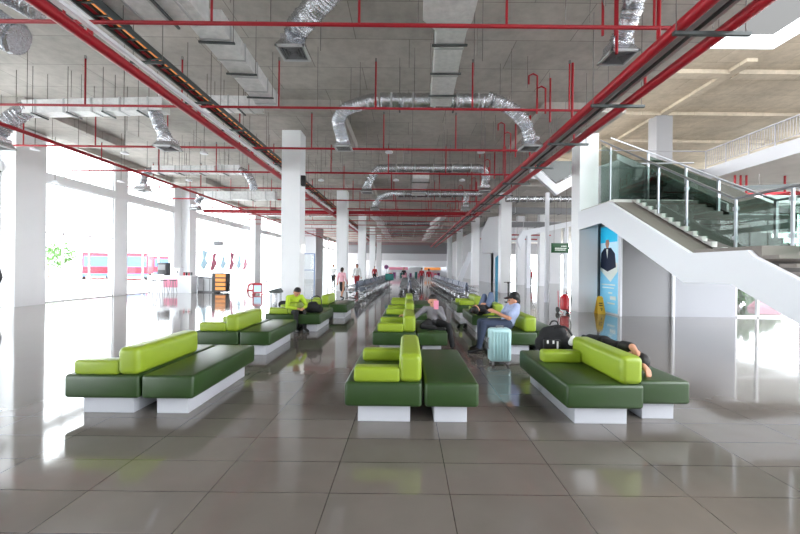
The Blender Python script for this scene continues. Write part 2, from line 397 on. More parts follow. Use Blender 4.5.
o = obj('pole', T(([(8.66, 12.18, 0), (8.66, 12.18, 2.7)], .045)), 'white_paint'); tag(o, 'thin white pole in front of the grey wall under the stairs', 'pole')
# upper flight behind, the shade on its underside put into a dark colour
fl = thing('staircase', 'upper flight of stairs coloured dark for shade, seen through the glass railing', 'staircase')
bm = bmesh.new(); prism(bm, [(10.2, 2.6), (10.2, 3.1), (15.6, 6.1), (20.7, 6.6), (20.7, 6.2), (15.8, 5.1), (11.2, 2.6)], 'x', 8.75, 10.6); obj('flight', bm, 'dark_shade_glass', fl, smooth=False)
bm = bmesh.new(); prism(bm, [(10.2, 3.12), (15.6, 6.12), (15.6, 6.34), (10.2, 3.34)], 'x', 8.68, 8.74); obj('side_panel', bm, 'grey_wall', fl, smooth=False)
scr = thing('shade_sheet', 'dark greenish sheet added as painted shade behind the stairs', 'screen')  # added dark fill behind the railing, standing in for shade
obj('sheet_panel', B((6.76, 8.6, 13.62, 13.66, 3.2, 5.2)), 'dark_shade_glass', scr, smooth=False)
obj('sheet_frame', B((6.74, 6.79, 13.6, 13.7, 0, 5.25), (8.57, 8.63, 13.6, 13.7, 0, 5.25), (6.74, 8.63, 13.6, 13.7, 5.2, 5.26)), 'dark_steel', scr, smooth=False)
# railing of upper floor
rl = thing('railing', 'white barred railing along the edge of the upper floor', 'railing')
obj('top_rail', BM(((16.45, 2, 8.12), (16.45, 20.75, 8.12), .06, .05), ((16.45, 20.75, 8.12), (8, 20.75, 8.12), .06, .05), ((16.45, 2, 7.3), (16.45, 20.75, 7.3), .03, .03)), 'mid_grey', rl, smooth=False)
for k in range(13): obj('post', B((16.43, 16.47, 20.7 - k * 1.3, 20.74 - k * 1.3, 7.1, 8.12)), 'mid_grey', rl, smooth=False)
bm = bmesh.new()
for k in range(140): y = 20.7 - k * .13; box(bm, 16.44, 16.455, y, y + .015, 7.3, 8.1)
o = obj('bars', bm, 'mid_grey', rl, smooth=False); o['kind'] = 'stuff'

# other stairs, farther back on the right
s2 = thing('staircase', 'white zigzag staircase behind the nearest right column, high up', 'staircase')
def poly_y(pxs, Y, d, dy=0):
    bm = bmesh.new(); pts = [at(x, y, Y) for x, y in pxs]; prism(bm, [(p.x, p.z) for p in pts], 'y', Y, Y + d); return bm
obj('stringer', poly_y([(527, 167), (534, 166), (556, 184), (572, 176), (572, 186), (557, 195)], 17.0, .25), 'white_gloss', s2, smooth=False)
obj('glass_panel', poly_y([(536, 165), (541, 161), (572, 161), (572, 174), (556, 183)], 17.1, .05), 'dark_shade_glass', s2, smooth=False)
obj('post', B((6.3, 6.45, 17.05, 17.2, 0, 5.0)), 'white_gloss', s2, smooth=False)
s3 = thing('staircase', 'white sloping staircase between the second and third right columns', 'staircase')
obj('stringer', poly_y([(456, 284), (461, 284), (474, 252), (469, 252)], 34.6, .5), 'white_gloss', s3, smooth=False)
s4 = thing('partition', 'tall white panel hanging left of the second right column', 'partition')
obj('panel', poly_y([(482, 253), (482, 232), (489, 217), (499, 216), (499, 253)], 26, .3), 'light_wall', s4, smooth=False)
o = obj('billboard', poly_y([(495.5, 258), (499.5, 254), (499.5, 291.3), (495.5, 291.2)], 25.2, .1), 'board_blue', smooth=False)
tag(o, 'light blue advertising panel just left of the second right column', 'billboard')
bm = poly_y([(517, 240), (522, 231), (572, 221), (572, 226), (526, 236), (521, 250)], 30, .3)
o = obj('canopy', bm, 'white_gloss', smooth=False); obj('post', B((9.6, 9.9, 30.02, 30.28, 0, 4.6), (12.6, 12.9, 30.02, 30.28, 0, 4.9)), 'white_gloss', o, smooth=False); tag(o, 'long white sloping canopy beam behind the hanging green sign', 'canopy')

# ================================================================ CEILING SERVICES
def rodpair(par, x, y, z, dx=.0, top=SL):
    obj('hanger_rod', T(([(x, y, z), (x, y, top)], .006), seg=5), 'rod', par, smooth=False)
PZ = 5.2
k0 = .814 * 3.69
for i in range(19):
    Y = 5.72 + i * 2.995
    lab = 'thin red sprinkler pipe across the ceiling, %s' % ('closest to the camera' if i == 0 else '%s from the front' % ORD[i])
    xr = 4.15 if i < 5 else 4.3
    t = thing('sprinkler_pipe', lab, 'pipe', (0, Y, 0), 0, 'sprinkler branch pipes across the ceiling')
    obj('pipe', T(([(-13.2, 0, PZ), (xr, 0, PZ)], (.03 if i < 2 else .035) if i < 8 else .03), seg=8), 'red_pipe', t)
    if i < 9:
        xs = [-.77 + 2.25 * k for k in range(-5, 3)]
        for j, x in enumerate(xs):
            r_ = obj('riser', T(([(x, 0, PZ), (x, 0, 6.28)], .02), seg=6), 'red_pipe', t)
            obj('sprinkler_head', B((x - .02, x + .02, -.02, .02, 6.28, 6.36)), 'steel', r_, smooth=False)
            if i < 7: obj('hanger_rod', T(([(x + .9, 0, PZ), (x + .9, 0, SL)], .006), seg=5), 'rod', t)
        for q, dx in enumerate((-.55, -.35)):
            obj('riser', T(([(3.6 + dx, .2, PZ), (3.6 + dx, .2, 6.1 - q * .3), (3.5 + dx, .2, 6.15 - q * .3), (3.4 + dx, .2, 6.1 - q * .3), (3.4 + dx, .2, 5.9 - q * .3)], .022), seg=6), 'red_pipe', t)
# long mains
def main(name, label, p0, p1, r, cat='pipe'):
    t = thing(name, label, cat); obj('pipe', T(([p0, p1], r), seg=14), 'red_pipe', t); p0, p1 = Vector(p0), Vector(p1)
    for k in range(5):
        q = p0.lerp(p1, (k + .3) / 5); obj('hanger_rod', T(([q, (q.x, q.y, SL)], .01), seg=5), 'rod', t)
    return t
MZ = 4.93
mL = main('fire_main', 'thick red fire main running down the left bay beside the cable tray', (-4.87, 1, MZ), (-4.87, 60, MZ), .085)
for i in range(7): obj('branch_stub', T(([(-4.87, 5.72 + i * 2.995, PZ), (-4.87, 5.72 + i * 2.995, MZ)], .04), seg=8), 'red_pipe', mL)
mA = main('fire_main', 'thick red fire main on the right, left one of the pair', (3.8, 1, MZ), (3.8, 60, MZ), .085)
mB = main('fire_main', 'thick red fire main on the right, right one of the pair', (4.42, 1, MZ - .05), (4.42, 60, MZ - .05), .085)
for i in range(7):
    y = 5.72 + i * 2.995
    obj('riser', T(([(3.8, y, MZ), (3.8, y, 6.3)], .03), seg=8), 'red_pipe', mA)
    obj('riser', T(([(3.55, y + .7, PZ), (3.55, y + .7, 6.3)], .025), seg=8), 'red_pipe', mA)
    obj('branch_stub', T(([(4.42, y + 1.3, MZ), (4.42, y + 1.3, MZ + .5)], .025), seg=8), 'red_pipe', mB)
mC = main('fire_main', 'slim red fire main running along the windows on the left', (-10.1, 2, 4.97), (-10.1, 60, 4.97), .05)
mD = main('fire_main', 'thickest red fire main crossing the hall behind the second columns', (-13.2, 24.3, 5.05), (4.6, 24.3, 5.05), .12)
# cable trays
def tray(label, xa, ya, xb, yb, z, wd, mats, sup, x_lo, x_hi):
    t = thing('cable_tray', label, 'cable tray')
    d = Vector((xb - xa, yb - ya, 0)).normalized(); s = Vector((d.y, -d.x, 0))
    A, Bp = Vector((xa, ya, z)), Vector((xb, yb, z))
    for k in (-1, 1): obj('side_rail', BM((A + s * k * wd / 2, Bp + s * k * wd / 2, .025, .09)), 'dark_steel', t, smooth=False)
    bm = bmesh.new(); L = (Bp - A).length; nn = int(L / .3)
    for i in range(nn): p = A + d * (i * .3); beam(bm, p - s * wd / 2, p + s * wd / 2, .03, .02)
    o = obj('rungs', bm, 'dark_steel', t, smooth=False); o['kind'] = 'stuff'
    for j, mm in enumerate(mats):
        off = s * (-wd / 2 + wd * (j + .5) / len(mats)); obj('cable', T(([A + off + Vector((0, 0, .035)), Bp + off + Vector((0, 0, .035))], .026), seg=6), mm, t)
    for y in sup:
        o = obj('support_channel', BM(((x_lo, y, z - .12), (x_hi, y, z - .12), .05, .04)), 'dark_steel', t, smooth=False)
        for xx in (x_lo + .04, x_hi - .04): obj('hanger_rod', T(([(xx, y, z - .12), (xx, y, SL)], .007), seg=5), 'rod', o)
    return t
tray('cable tray with orange and black cables beside the left fire main', -4.74, 1, -4.74, 50, 5.35, .3, ['red_board', 'black', 'orange', 'black'], [5.2 + 1.7 * i for i in range(14)], -5.12, -4.5)
t = thing('cable_trunking', 'flat white cable trunking beside the left fire main', 'cable trunking')
obj('trunking', B((-4.84, -4.75, 1, 50, 5.06, 5.12)), 'white_gloss', t, smooth=False)
t = thing('cable_trunking', 'white cable trunking between the pair of thick red pipes', 'cable trunking')
obj('trunking', B((3.93, 4.3, 1, 55, 5.02, 5.1)), 'tray_metal', t, smooth=False)
obj('conduit', T(([(4.12, 1, 4.96), (4.12, 55, 4.96)], .03)), 'dark_steel', t)
for i in range(14):
    y = 5.15 + 2.3 * i
    o = obj('support_channel', BM(((3.62, y, 4.76), (4.68, y, 4.76), .05, .05)), 'dark_steel', t, smooth=False)
    for xx in (3.66, 4.62): obj('hanger_rod', T(([(xx, y, 4.76), (xx, y, SL)], .008), seg=5), 'rod', o)

# ducts
def ribbed(pts, r, n=60, amp=.055, seed=1):
    n = int(n * 1.4)
    rnd = random.Random(seed); P = spline(pts, n)
    bm = bmesh.new(); tube(bm, P, [r * (1 + (amp * (1 if i % 2 else -1)) + rnd.uniform(-.05, .05)) for i in range(len(P))], 14)
    for v in bm.verts: v.co += Vector((rnd.uniform(-1, 1), rnd.uniform(-1, 1), rnd.uniform(-1, 1))) * r * .05
    return bm
def diffuser(par, c, s, h=.16):
    """square ceiling diffuser: plenum cone, frame, louvres; c = centre of the bottom face"""
    bm = bmesh.new(); x, y, z = c; a = s / 2; b = s * .36
    def ring(q, zz): return [bm.verts.new((x + i * q, y + j * q, zz)) for i, j in ((-1, -1), (1, -1), (1, 1), (-1, 1))]
    r0, r1, r2 = ring(a, z + .03), ring(b, z + h), ring(b, z + h + .1)
    for p, q in ((r0, r1), (r1, r2)):
        for k in range(4): bm.faces.new((p[k], p[(k + 1) % 4], q[(k + 1) % 4], q[k]))
    bm.faces.new(r2)
    o = obj('diffuser', bm, 'foil', par, smooth=False); o['label'] = 'square air outlet'
    f = bmesh.new()
    for sx0, sx1, sy0, sy1 in ((-a, a, -a, -a + .04), (-a, a, a - .04, a), (-a, -a + .04, -a, a), (a - .04, a, -a, a)): box(f, x + sx0, x + sx1, y + sy0, y + sy1, z, z + .035)
    obj('diffuser_frame', f, 'tray_metal', o, smooth=False)
    l = bmesh.new()
    for i in range(1, 5):
        q = a * i / 5 * .95
        for p in ((-q, q, -q, -q + .012), (-q, q, q - .012, q), (-q, -q + .012, -q, q), (q - .012, q, -q, q)): box(l, x + p[0], x + p[1], y + p[2], y + p[3], z + .01, z + .03 + .01 * (5 - i))
    obj('louvres', l, 'mid_grey', o, smooth=False)
def flex(label, pts, r, dc, ds, n=50, seed=1):
    t = thing('flexible_duct', label, 'air duct')
    o = obj('hose', ribbed(pts, r, n, seed=seed), 'foil', t)
    if dc is not None: diffuser(t, dc, ds)
    q = Vector(pts[1]); obj('hanger_rod', T(([q, (q.x, q.y, SL)], .007), seg=5), 'rod', t)
    return t
def rduct(label, p0, p1, w_, h_, hang=4, bands=5, shape='rect', m='duct_metal'):
    p0, p1 = Vector(p0), Vector(p1); t = thing('air_duct', label, 'air duct')
    if shape == 'rect': bm = BM((p0, p1, w_, h_))
    else: bm = ribbed([p0, (p0 * 2 + p1) / 3, (p0 + p1 * 2) / 3, p1], w_ / 2, 60, .03)
    obj('duct_body', bm, 'foil' if shape != 'rect' else m, t, smooth=shape != 'rect')
    for k in range(bands):
        f = (k + .5) / bands; p = p0.lerp(p1, f); d = (p1 - p0).normalized() * .02
        obj('seam_band', BM((p - d, p + d, w_ + .03, h_ + .03)) if shape == 'rect' else T(([p - d, p + d], w_ / 2 * 1.07), seg=16), 'tray_metal', t, smooth=False)
    a, b = frame_of(p1 - p0)
    for k in range(hang):
        p = p0.lerp(p1, (k + .35) / hang)
        for s in (-1, 1):
            q = p + a * s * (w_ / 2 + .03); obj('hanger_rod', T(([q - Vector((0, 0, h_ / 2)), (q.x, q.y, SL)], .007), seg=5), 'rod', t)
        obj('support_channel', BM((p - a * (w_ / 2 + .06) - Vector((0, 0, h_ / 2 + .03)), p + a * (w_ / 2 + .06) - Vector((0, 0, h_ / 2 + .03)), .04, .03)), 'dark_steel', t, smooth=False)
    return t
# central trunk
rduct('silver rectangular duct running away above the middle of the hall', (.7, 6.25, 5.6), (.78, 9.15, 5.6), .5, .3, 3, 3)
t = rduct('wide silver duct at the top centre of the picture with stepped end', (.6, 2.5, 5.61), (.6, 5.9, 5.61), .78, .42, 2, 3)
bm = bmesh.new()
ra = [bm.verts.new((.6 + i * .39, 5.9, 5.61 + j * .21)) for i, j in ((-1, -1), (1, -1), (1, 1), (-1, 1))]
rb = [bm.verts.new((.7 + i * .25, 6.26, 5.6 + j * .15)) for i, j in ((-1, -1), (1, -1), (1, 1), (-1, 1))]
for k in range(4): bm.faces.new((ra[k], ra[(k + 1) % 4], rb[(k + 1) % 4], rb[k]))
bm.faces.new(ra); bm.faces.new(rb); obj('reducer', bm, 'duct_metal', t, smooth=False)
# first cross branch, Y about 9.3
YB = 9.35
rduct('silver round duct across the middle bay, nearest crossing', (-.7, YB, 5.68), (2.0, YB, 5.68), .34, .34, 2, 5, 'round')
flex('crinkled foil hose bending down left of the middle, nearest middle crossing', [at(378, 99, YB), at(360, 104, YB), at(345, 110, YB), at(338.5, 121, YB + .1), at(341, 133, YB + .2), at(343.5, 143, YB + .3)], .16, at(343.5, 149, YB + .35), .44, seed=2)
flex('crinkled foil hose bending down on the right end of nearest middle crossing', [at(487, 98, YB), at(500, 103, YB), at(514, 111, YB), at(523, 121, YB + .05), at(528, 131, YB + .1), at(530, 142, YB + .2)], .16, at(530, 149, YB + .3), .5, seed=3)
# second cross, Y about 15.6
YC = 15.7
rduct('silver round duct across the middle bay, second crossing', at(387, 168, YC), at(480, 168, YC), .33, .33, 2, 5, 'round')
flex('foil hose dropping at the left end of the second middle crossing', [at(387, 168, YC), at(379, 169, YC), at(373, 175, YC), at(369, 182, YC), at(367, 188, YC)], .16, at(367, 193, YC), .5, 30, 4)
flex('foil hose dropping at the right end of the second middle crossing', [at(478, 168, YC), at(483, 170, YC), at(486, 177, YC), at(485, 186, YC)], .16, at(484.5, 192, YC), .5, 30, 5)
rduct('silver box duct stepping back between the second and third middle crossings', (.56, 16.0, 5.5), (.56, 19.8, 5.5), .7, .35, 2, 3)
YD = 20.8
rduct('silver round duct across the middle bay, third crossing', at(398, 194, YD), at(482, 194, YD), .36, .36, 2, 7, 'round')
flex('foil hose dropping at the left end of the third middle crossing', [at(398, 193, YD), at(388, 194, YD), at(379, 199, YD), at(375, 205, YD)], .17, at(375, 210, YD), .5, 30, 6)
flex('foil hose with outlet under the right end of the third middle crossing', [at(468, 194, YD), at(466, 200, YD), at(465.5, 205, YD)], .15, at(465.5, 210, YD), .5, 20, 7)
# farther crossings in the middle
for i, (Y, lab) in enumerate(((28, 'fourth'), (34, 'fifth'), (40, 'sixth'), (46, 'seventh'))):
    rduct('silver round duct across the middle bay, %s crossing' % lab, (-2.6, Y, 5.55), (2.8, Y, 5.55), .36, .36, 2, 4, 'round')
    rduct('silver duct running away on the right of the middle bay, segment by the %s crossing' % lab, (2.7, Y, 5.4), (2.2, Y + 5.5, 5.4), .4, .3, 1, 2)
    rduct('silver duct running away on the left of the middle bay, segment by the %s crossing' % lab, (-2.6, Y, 5.4), (-2.2, Y + 5.5, 5.4), .36, .3, 1, 2)
# near diffusers
flex('big crinkled foil hose with square outlet hanging left of top centre', [(-.7, 5.4, 6.3), (-1.1, 5.9, 6.05), (-1.55, 6.25, 5.85), (-1.95, 6.55, 5.68), (-2.05, 6.68, 5.5)], .19, (-2.06, 6.68, 5.29), .5, 50, 8)
flex('big crinkled foil hose with square outlet left of the right red pipes', [(3.85, 6.2, 6.9 - .3), (3.8, 6.3, 6.25), (3.8, 6.45, 5.9), (3.74, 6.7, 5.55)], .17, (3.74, 6.72, 5.29), .5, 40, 9)
# left bay
rduct('silver rectangular duct running away in the left bay', at(206, 18, 6.2), at(270, 103, 9.7), .5, .3, 3, 5)
rduct('wide silver duct across the top left corner of the picture', (-5.7, 5.85, 5.66), (-3.3, 5.85, 5.66), .62, .4, 3, 6)
rduct('long silver duct across the left bay, nearest crossing', at(28, 109, 9.9), at(166, 106, 9.9), .34, .34, 4, 5)
rduct('silver duct across the left bay joining the nearest left column', at(200, 104, 10.2), at(262, 105, 10.2), .34, .34, 2, 3)
flex('thick foil hose sloping down at the far left edge of the picture', [at(30, 108, 9.9), at(16, 116, 9.9), at(4, 126, 9.9), at(-4, 135, 9.9)], .2, at(-2, 148, 9.9), .5, 40, 10)
flex('foil hose with outlet hanging right of the left gray ceiling step', [at(154, 108, 9.9), at(157, 118, 9.9), at(161, 128, 9.9), at(167, 140, 9.9)], .15, at(168, 149, 9.9), .5, 40, 11)
flex('huge foil hose in the upper left corner of the picture', [(-8.2, 6.0, 6.0), (-7.5, 6.1, 5.75), (-6.9, 6.2, 5.45), (-6.55, 6.3, 5.25)], .26, None, 0, 40, 12)
flex('silver foil hose along the top left corner of the picture', [(-8.2, 5.0, 6.3), (-7.4, 5.6, 6.2), (-6.7, 6.1, 6.0), (-6.2, 6.3, 5.75)], .2, None, 0, 40, 13)
YE = 15.5
rduct('silver duct across the left bay, second crossing', at(154, 170, YE), at(216, 170, YE), .3, .3, 3, 4)
rduct('silver duct stub across the left bay, right piece of second crossing', at(218, 170, YE + .2), at(242, 170, YE + .2), .34, .34, 1, 2)
flex('small foil hose with outlet in front of the upper windows', [at(154, 170, YE), at(147, 172, YE), at(144, 178, YE), at(143, 185, YE)], .14, at(143, 191, YE), .5, 30, 14)
flex('foil hose curving down right of the second left crossing', [at(240, 170, YE), at(247, 174, YE), at(252, 182, YE), at(254, 190, YE)], .15, None, 0, 30, 15)
YF = 20
rduct('silver duct across the left bay, third crossing', at(206, 196, YF), at(276, 196, YF), .42, .42, 2, 4)
flex('foil hose with outlet near the windows on the third left crossing', [at(206, 196, YF), at(200, 198, YF), at(197, 203, YF)], .16, at(196, 210, YF), .5, 20, 16)
rduct('silver duct across the left bay, fourth crossing', (-11.5, 28, 5.5), (-5.2, 28, 5.5), .4, .4, 2, 4)
rduct('silver duct across the left bay, fifth crossing', (-11.5, 36, 5.4), (-5.2, 36, 5.4), .4, .4, 2, 4)
# right bay beyond the nearest column
rduct('silver ribbed duct across the right bay above the hanging green sign', at(506, 199, 22.3), at(572, 199, 22.3), .36, .36, 2, 8, 'round')
rduct('dark grey duct across the right bay above the hanging green sign', (6.6, 27, 5.7), (13, 27, 5.7), .6, .4, 2, 3, 'rect', 'mid_grey')
rduct('dark grey duct across the right bay, farther one', (6.6, 32, 5.3), (13, 32, 5.3), .6, .4, 2, 3, 'rect', 'mid_grey')
for i, z in enumerate((4.6, 4.3)):
    main('fire_main', 'red pipe crossing the far right bay behind the green sign, %s' % ('upper' if i == 0 else 'lower'), (6.8, 34 + i, z), (13, 34 + i, z), .06)
# small pendants (loudspeaker discs on rods)
def pendant(px, py, Y, lab):
    p = at(px, py, Y); t = thing('pendant_speaker', lab, 'loudspeaker', p, 0, 'small white pendants below the ceiling')
    bm = bmesh.new(); tube(bm, [(0, 0, 0), (0, 0, .05), (0, 0, .09)], [.12, .12, .03], 12); obj('disc', bm, 'white_gloss', t)
    obj('rod', T(([(0, 0, .08), (0, 0, SL - p.z)], .008), seg=5), 'rod', t)
for a in ((35, 150, 11.9, 'small white pendant in front of the broad left pier'), (125, 154, 12.5, 'small white pendant left of the foil hose in the left bay'), (389, 153, 12.0, 'small white pendant left of the hall axis, nearer pair'), (481, 153, 12.0, 'small white pendant right of the hall axis, nearer pair'),
          (321, 181, 15.3, 'small white pendant just right of the nearest left column'), (396, 181, 15.3, 'small white pendant left of the hall axis, second pair'), (462, 181, 15.3, 'small white pendant right of the hall axis, second pair'), (204, 154, 12.0, 'small white pendant left of the left fire main'),
          (55, 183, 14.2, 'small white pendant before the first window, upper part'), (121, 182, 14.6, 'small white pendant before the second window pier'), (508, 178, 15.5, 'small white pendant right of the twin red pipes'), (189, 181, 15.5, 'small white pendant above the third left window')):
    pendant(*a)

# ================================================================ BENCHES
def make_sofa(front_arm=True, rear_arm=True):
    t = thing('bench_sofa', '', 'sofa', (0, 0, 0), 0, 'green waiting sofas with lime backrests')
    obj('plinth', B((.12, .63, .1, 1.42, 0, .177), bev=.004), 'plinth', t, smooth=False)
    obj('seat', B((0, .742, 0, 1.52, .175, .41), bev=.034, seg=4), 'seat_green', t)
    obj('backrest', B((.52, .736, .005, 1.1, .405, .68), bev=.055, seg=6), 'lime', t)
    if front_arm: obj('armrest', B((.085, .53, .01, .17, .405, .548), bev=.03, seg=4), 'lime', t)
    if rear_arm: obj('armrest', B((.075, .53, .82, .98, .405, .545), bev=.035, seg=4), 'lime', t)
    return t
def make_bench():
    t = thing('bench', '', 'bench', (0, 0, 0), 0, 'narrow green waiting benches')
    obj('plinth', B((.1, .42, .1, 1.42, 0, .177), bev=.004), 'plinth', t, smooth=False)
    obj('seat', B((0, .52, 0, 1.52, .175, .41), bev=.034, seg=4), 'seat_green', t)
    return t
pos_word = ['nearest to the camera', 'second from the camera', 'third from the camera', 'farthest from the camera']
sofa_a = make_sofa(); sofa_r = make_sofa(front_arm=False); bench0 = make_bench(); used = set()
def put(proto, loc, label):
    if id(proto) not in used: used.add(id(proto)); proto.location = loc; proto['label'] = label; return proto
    return dup(proto, loc, 0, label)
rows = {'left': ((-3.39, 3.71), (-3.56, 6.27), (-3.27, 8.65), (-3.02, 10.95)), 'middle': ((-.585, 3.56), (-.58, 6.38), (-.56, 8.75), (-.55, 11.15)), 'right': ((1.53, 3.56), (1.53, 6.5), (1.53, 8.75), (1.5, 11.2))}
for side, rr in rows.items():
    for i, (x, y) in enumerate(rr):
        put(sofa_r if (side == 'right' and i < 2) else sofa_a, (x, y, 0), 'dark green sofa with lime backrest, %s row, %s' % (side, pos_word[i]))
        put(bench0, (x + .765, y + (.14 if side == 'right' else .0), 0), 'backless dark green bench right of its lime backed sofa, %s row, %s' % (side, pos_word[i]))

# ================================================================ METAL TANDEM SEATS
def make_tandem():
    t = thing('tandem_seat', '', 'seat row', (0, 0, 0), 0, 'metal tandem seats')
    obj('beam', B((-.04, .04, 0, 2.2, .3, .36)), 'dark_steel', t, smooth=False)
    for k in range(4):
        y = .02 + k * .55
        bm = bmesh.new(); prism(bm, [(.26, .42), (.24, .45), (-.2, .40), (-.2, .37)], 'y', y + .03, y + .5); obj('seat', bm, 'steel', t, smooth=False)
        bm = bmesh.new(); prism(bm, [(-.2, .38), (-.23, .38), (-.36, .84), (-.31, .86)], 'y', y + .03, y + .5); obj('backrest', bm, 'seat_steel', t, smooth=False)
    for k in range(5):
        y = .02 + k * .55
        obj('armrest', T(([(-.26, y, .45), (-.26, y, .6), (.18, y, .62), (.2, y, .36), (0, y, .32)], .013), seg=6), 'steel', t)
    for y in (.4, 1.8):
        obj('leg', T(([(0, y, .32), (0, y, .1)], .022), ([(-.26, y, .03), (0, y, .1), (.28, y, .03)], .018), seg=6), 'steel', t)
    return t
mat('seat_steel', (104, 112, 130), .35, metal=.5)
tan0 = make_tandem(); first = True
def put_tan(x, y, rz, lab):
    global first
    if first: first = False; tan0.location = (x, y, 0); tan0.rotation_euler = (0, 0, rz); tan0['label'] = lab
    else: dup(tan0, (x, y, 0), rz, lab)
for name, x0, ys in (('left', -2.3, [17.3 + 2.5 * i for i in range(7)]), ('middle', .15, [20 + 2.5 * i for i in range(6)]), ('right', 2.75, [17.2 + 2.5 * i for i in range(8)])):
    for i, y in enumerate(ys):
        xo = x0 + (i * .06 if name == 'left' else 0)
        put_tan(xo + .34, y, 0, 'metal waiting seats facing right, %s in the %s block of seats' % (ORD[i], name))
        put_tan(xo - .34, y + 2.2, math.pi, 'metal waiting seats facing left, %s in the %s block of seats' % (ORD[i], name))

# ================================================================ PEOPLE
def ball(bm, c, s, nu=14, nv=8):
    c = Vector(c); top = bm.verts.new(c + Vector((0, 0, s[2]))); bot = bm.verts.new(c - Vector((0, 0, s[2]))); rings = []
    for i in range(1, nv):
        a = math.pi * i / nv; rings.append([bm.verts.new((c.x + s[0] * math.sin(a) * math.cos(2 * math.pi * k / nu), c.y + s[1] * math.sin(a) * math.sin(2 * math.pi * k / nu), c.z + s[2] * math.cos(a))) for k in range(nu)])
    for k in range(nu):
        k2 = (k + 1) % nu; bm.faces.new((top, rings[0][k], rings[0][k2])); bm.faces.new((bot, rings[-1][k2], rings[-1][k]))
        for i in range(nv - 2): bm.faces.new((rings[i][k], rings[i + 1][k], rings[i + 1][k2], rings[i][k2]))
def capsules(segs, extra=()):
    bm = bmesh.new()
    for p0, r0, p1, r1 in segs:
        p0, p1 = Vector(p0), Vector(p1); d = p1 - p0
        for p, r in ((p0, r0), (p1, r1)):
            ball(bm, p, (r, r, r))
        if d.length > 1e-4: tube(bm, [p0, p1], [r0, r1], 14)
    for c, s in extra:
        ball(bm, c, s, 18, 12)
    return bm
TS = bpy.data.scenes.new('workshop')
def remeshed(name, bm, m, parent, vox):
    o = obj(name, bm, m, parent)
    md = o.modifiers.new('r', 'REMESH'); md.mode = 'VOXEL'; md.voxel_size = vox; md.use_smooth_shade = True
    ms = o.modifiers.new('s', 'SMOOTH'); ms.factor = .5; ms.iterations = 3
    par = o.parent; o.parent = None; C.objects.unlink(o); TS.collection.objects.link(o)
    vl = TS.view_layers[0]; vl.update(); dg = vl.depsgraph; dg.update(); me = bpy.data.meshes.new_from_object(o.evaluated_get(dg), depsgraph=dg)
    TS.collection.objects.unlink(o); C.objects.link(o); o.parent = par
    o.modifiers.clear(); o.data = me
    me.polygons.foreach_set('use_smooth', [True] * len(me.polygons))
    return o
def hand(w_, e_, segs, r=1.0, spread=None):
    """palm, four fingers and thumb continuing the forearm e_->w_"""
    d = (w_ - e_).normalized(); a, b = frame_of(d)
    palm = w_ + d * .05
    segs.append((w_, .024, palm, .026)); segs.append((w_ + d * .02 + a * .018, .018, palm + a * .022 + d * .03, .016)); segs.append((w_ + d * .02 - a * .018, .018, palm - a * .022 + d * .03, .016))
    for k, (o_, l) in enumerate(((-.03, .055), (-.01, .068), (.011, .064), (.031, .048))):
        p = palm + a * o_ + d * .03; q = p + d * l * .6 - b * .01; s = q + d * l * .3 - b * .025
        segs.append((p, .0095, q, .009)); segs.append((q, .009, s, .0075))
    t0 = w_ + d * .02 - a * .025; t1 = t0 + d * .035 - a * .03 - b * .01; segs.append((t0, .012, t1, .0105)); segs.append((t1, .0105, t1 + d * .03 - a * .005 - b * .012, .009))
BASE = dict(pel=(0, 0, .93), che=(0, 0, 1.27), nek=(0, 0, 1.45), hed=(0, .02, 1.59), shl=(-.17, 0, 1.39), shr=(.17, 0, 1.39), ell=(-.24, -.03, 1.11), elr=(.24, -.03, 1.11), wrl=(-.25, .06, .87), wrr=(.25, .06, .87),
            hil=(-.09, 0, .9), hir=(.09, 0, .9), knl=(-.1, .02, .49), knr=(.1, .02, .49), anl=(-.1, -.02, .08), anr=(.1, -.02, .08))
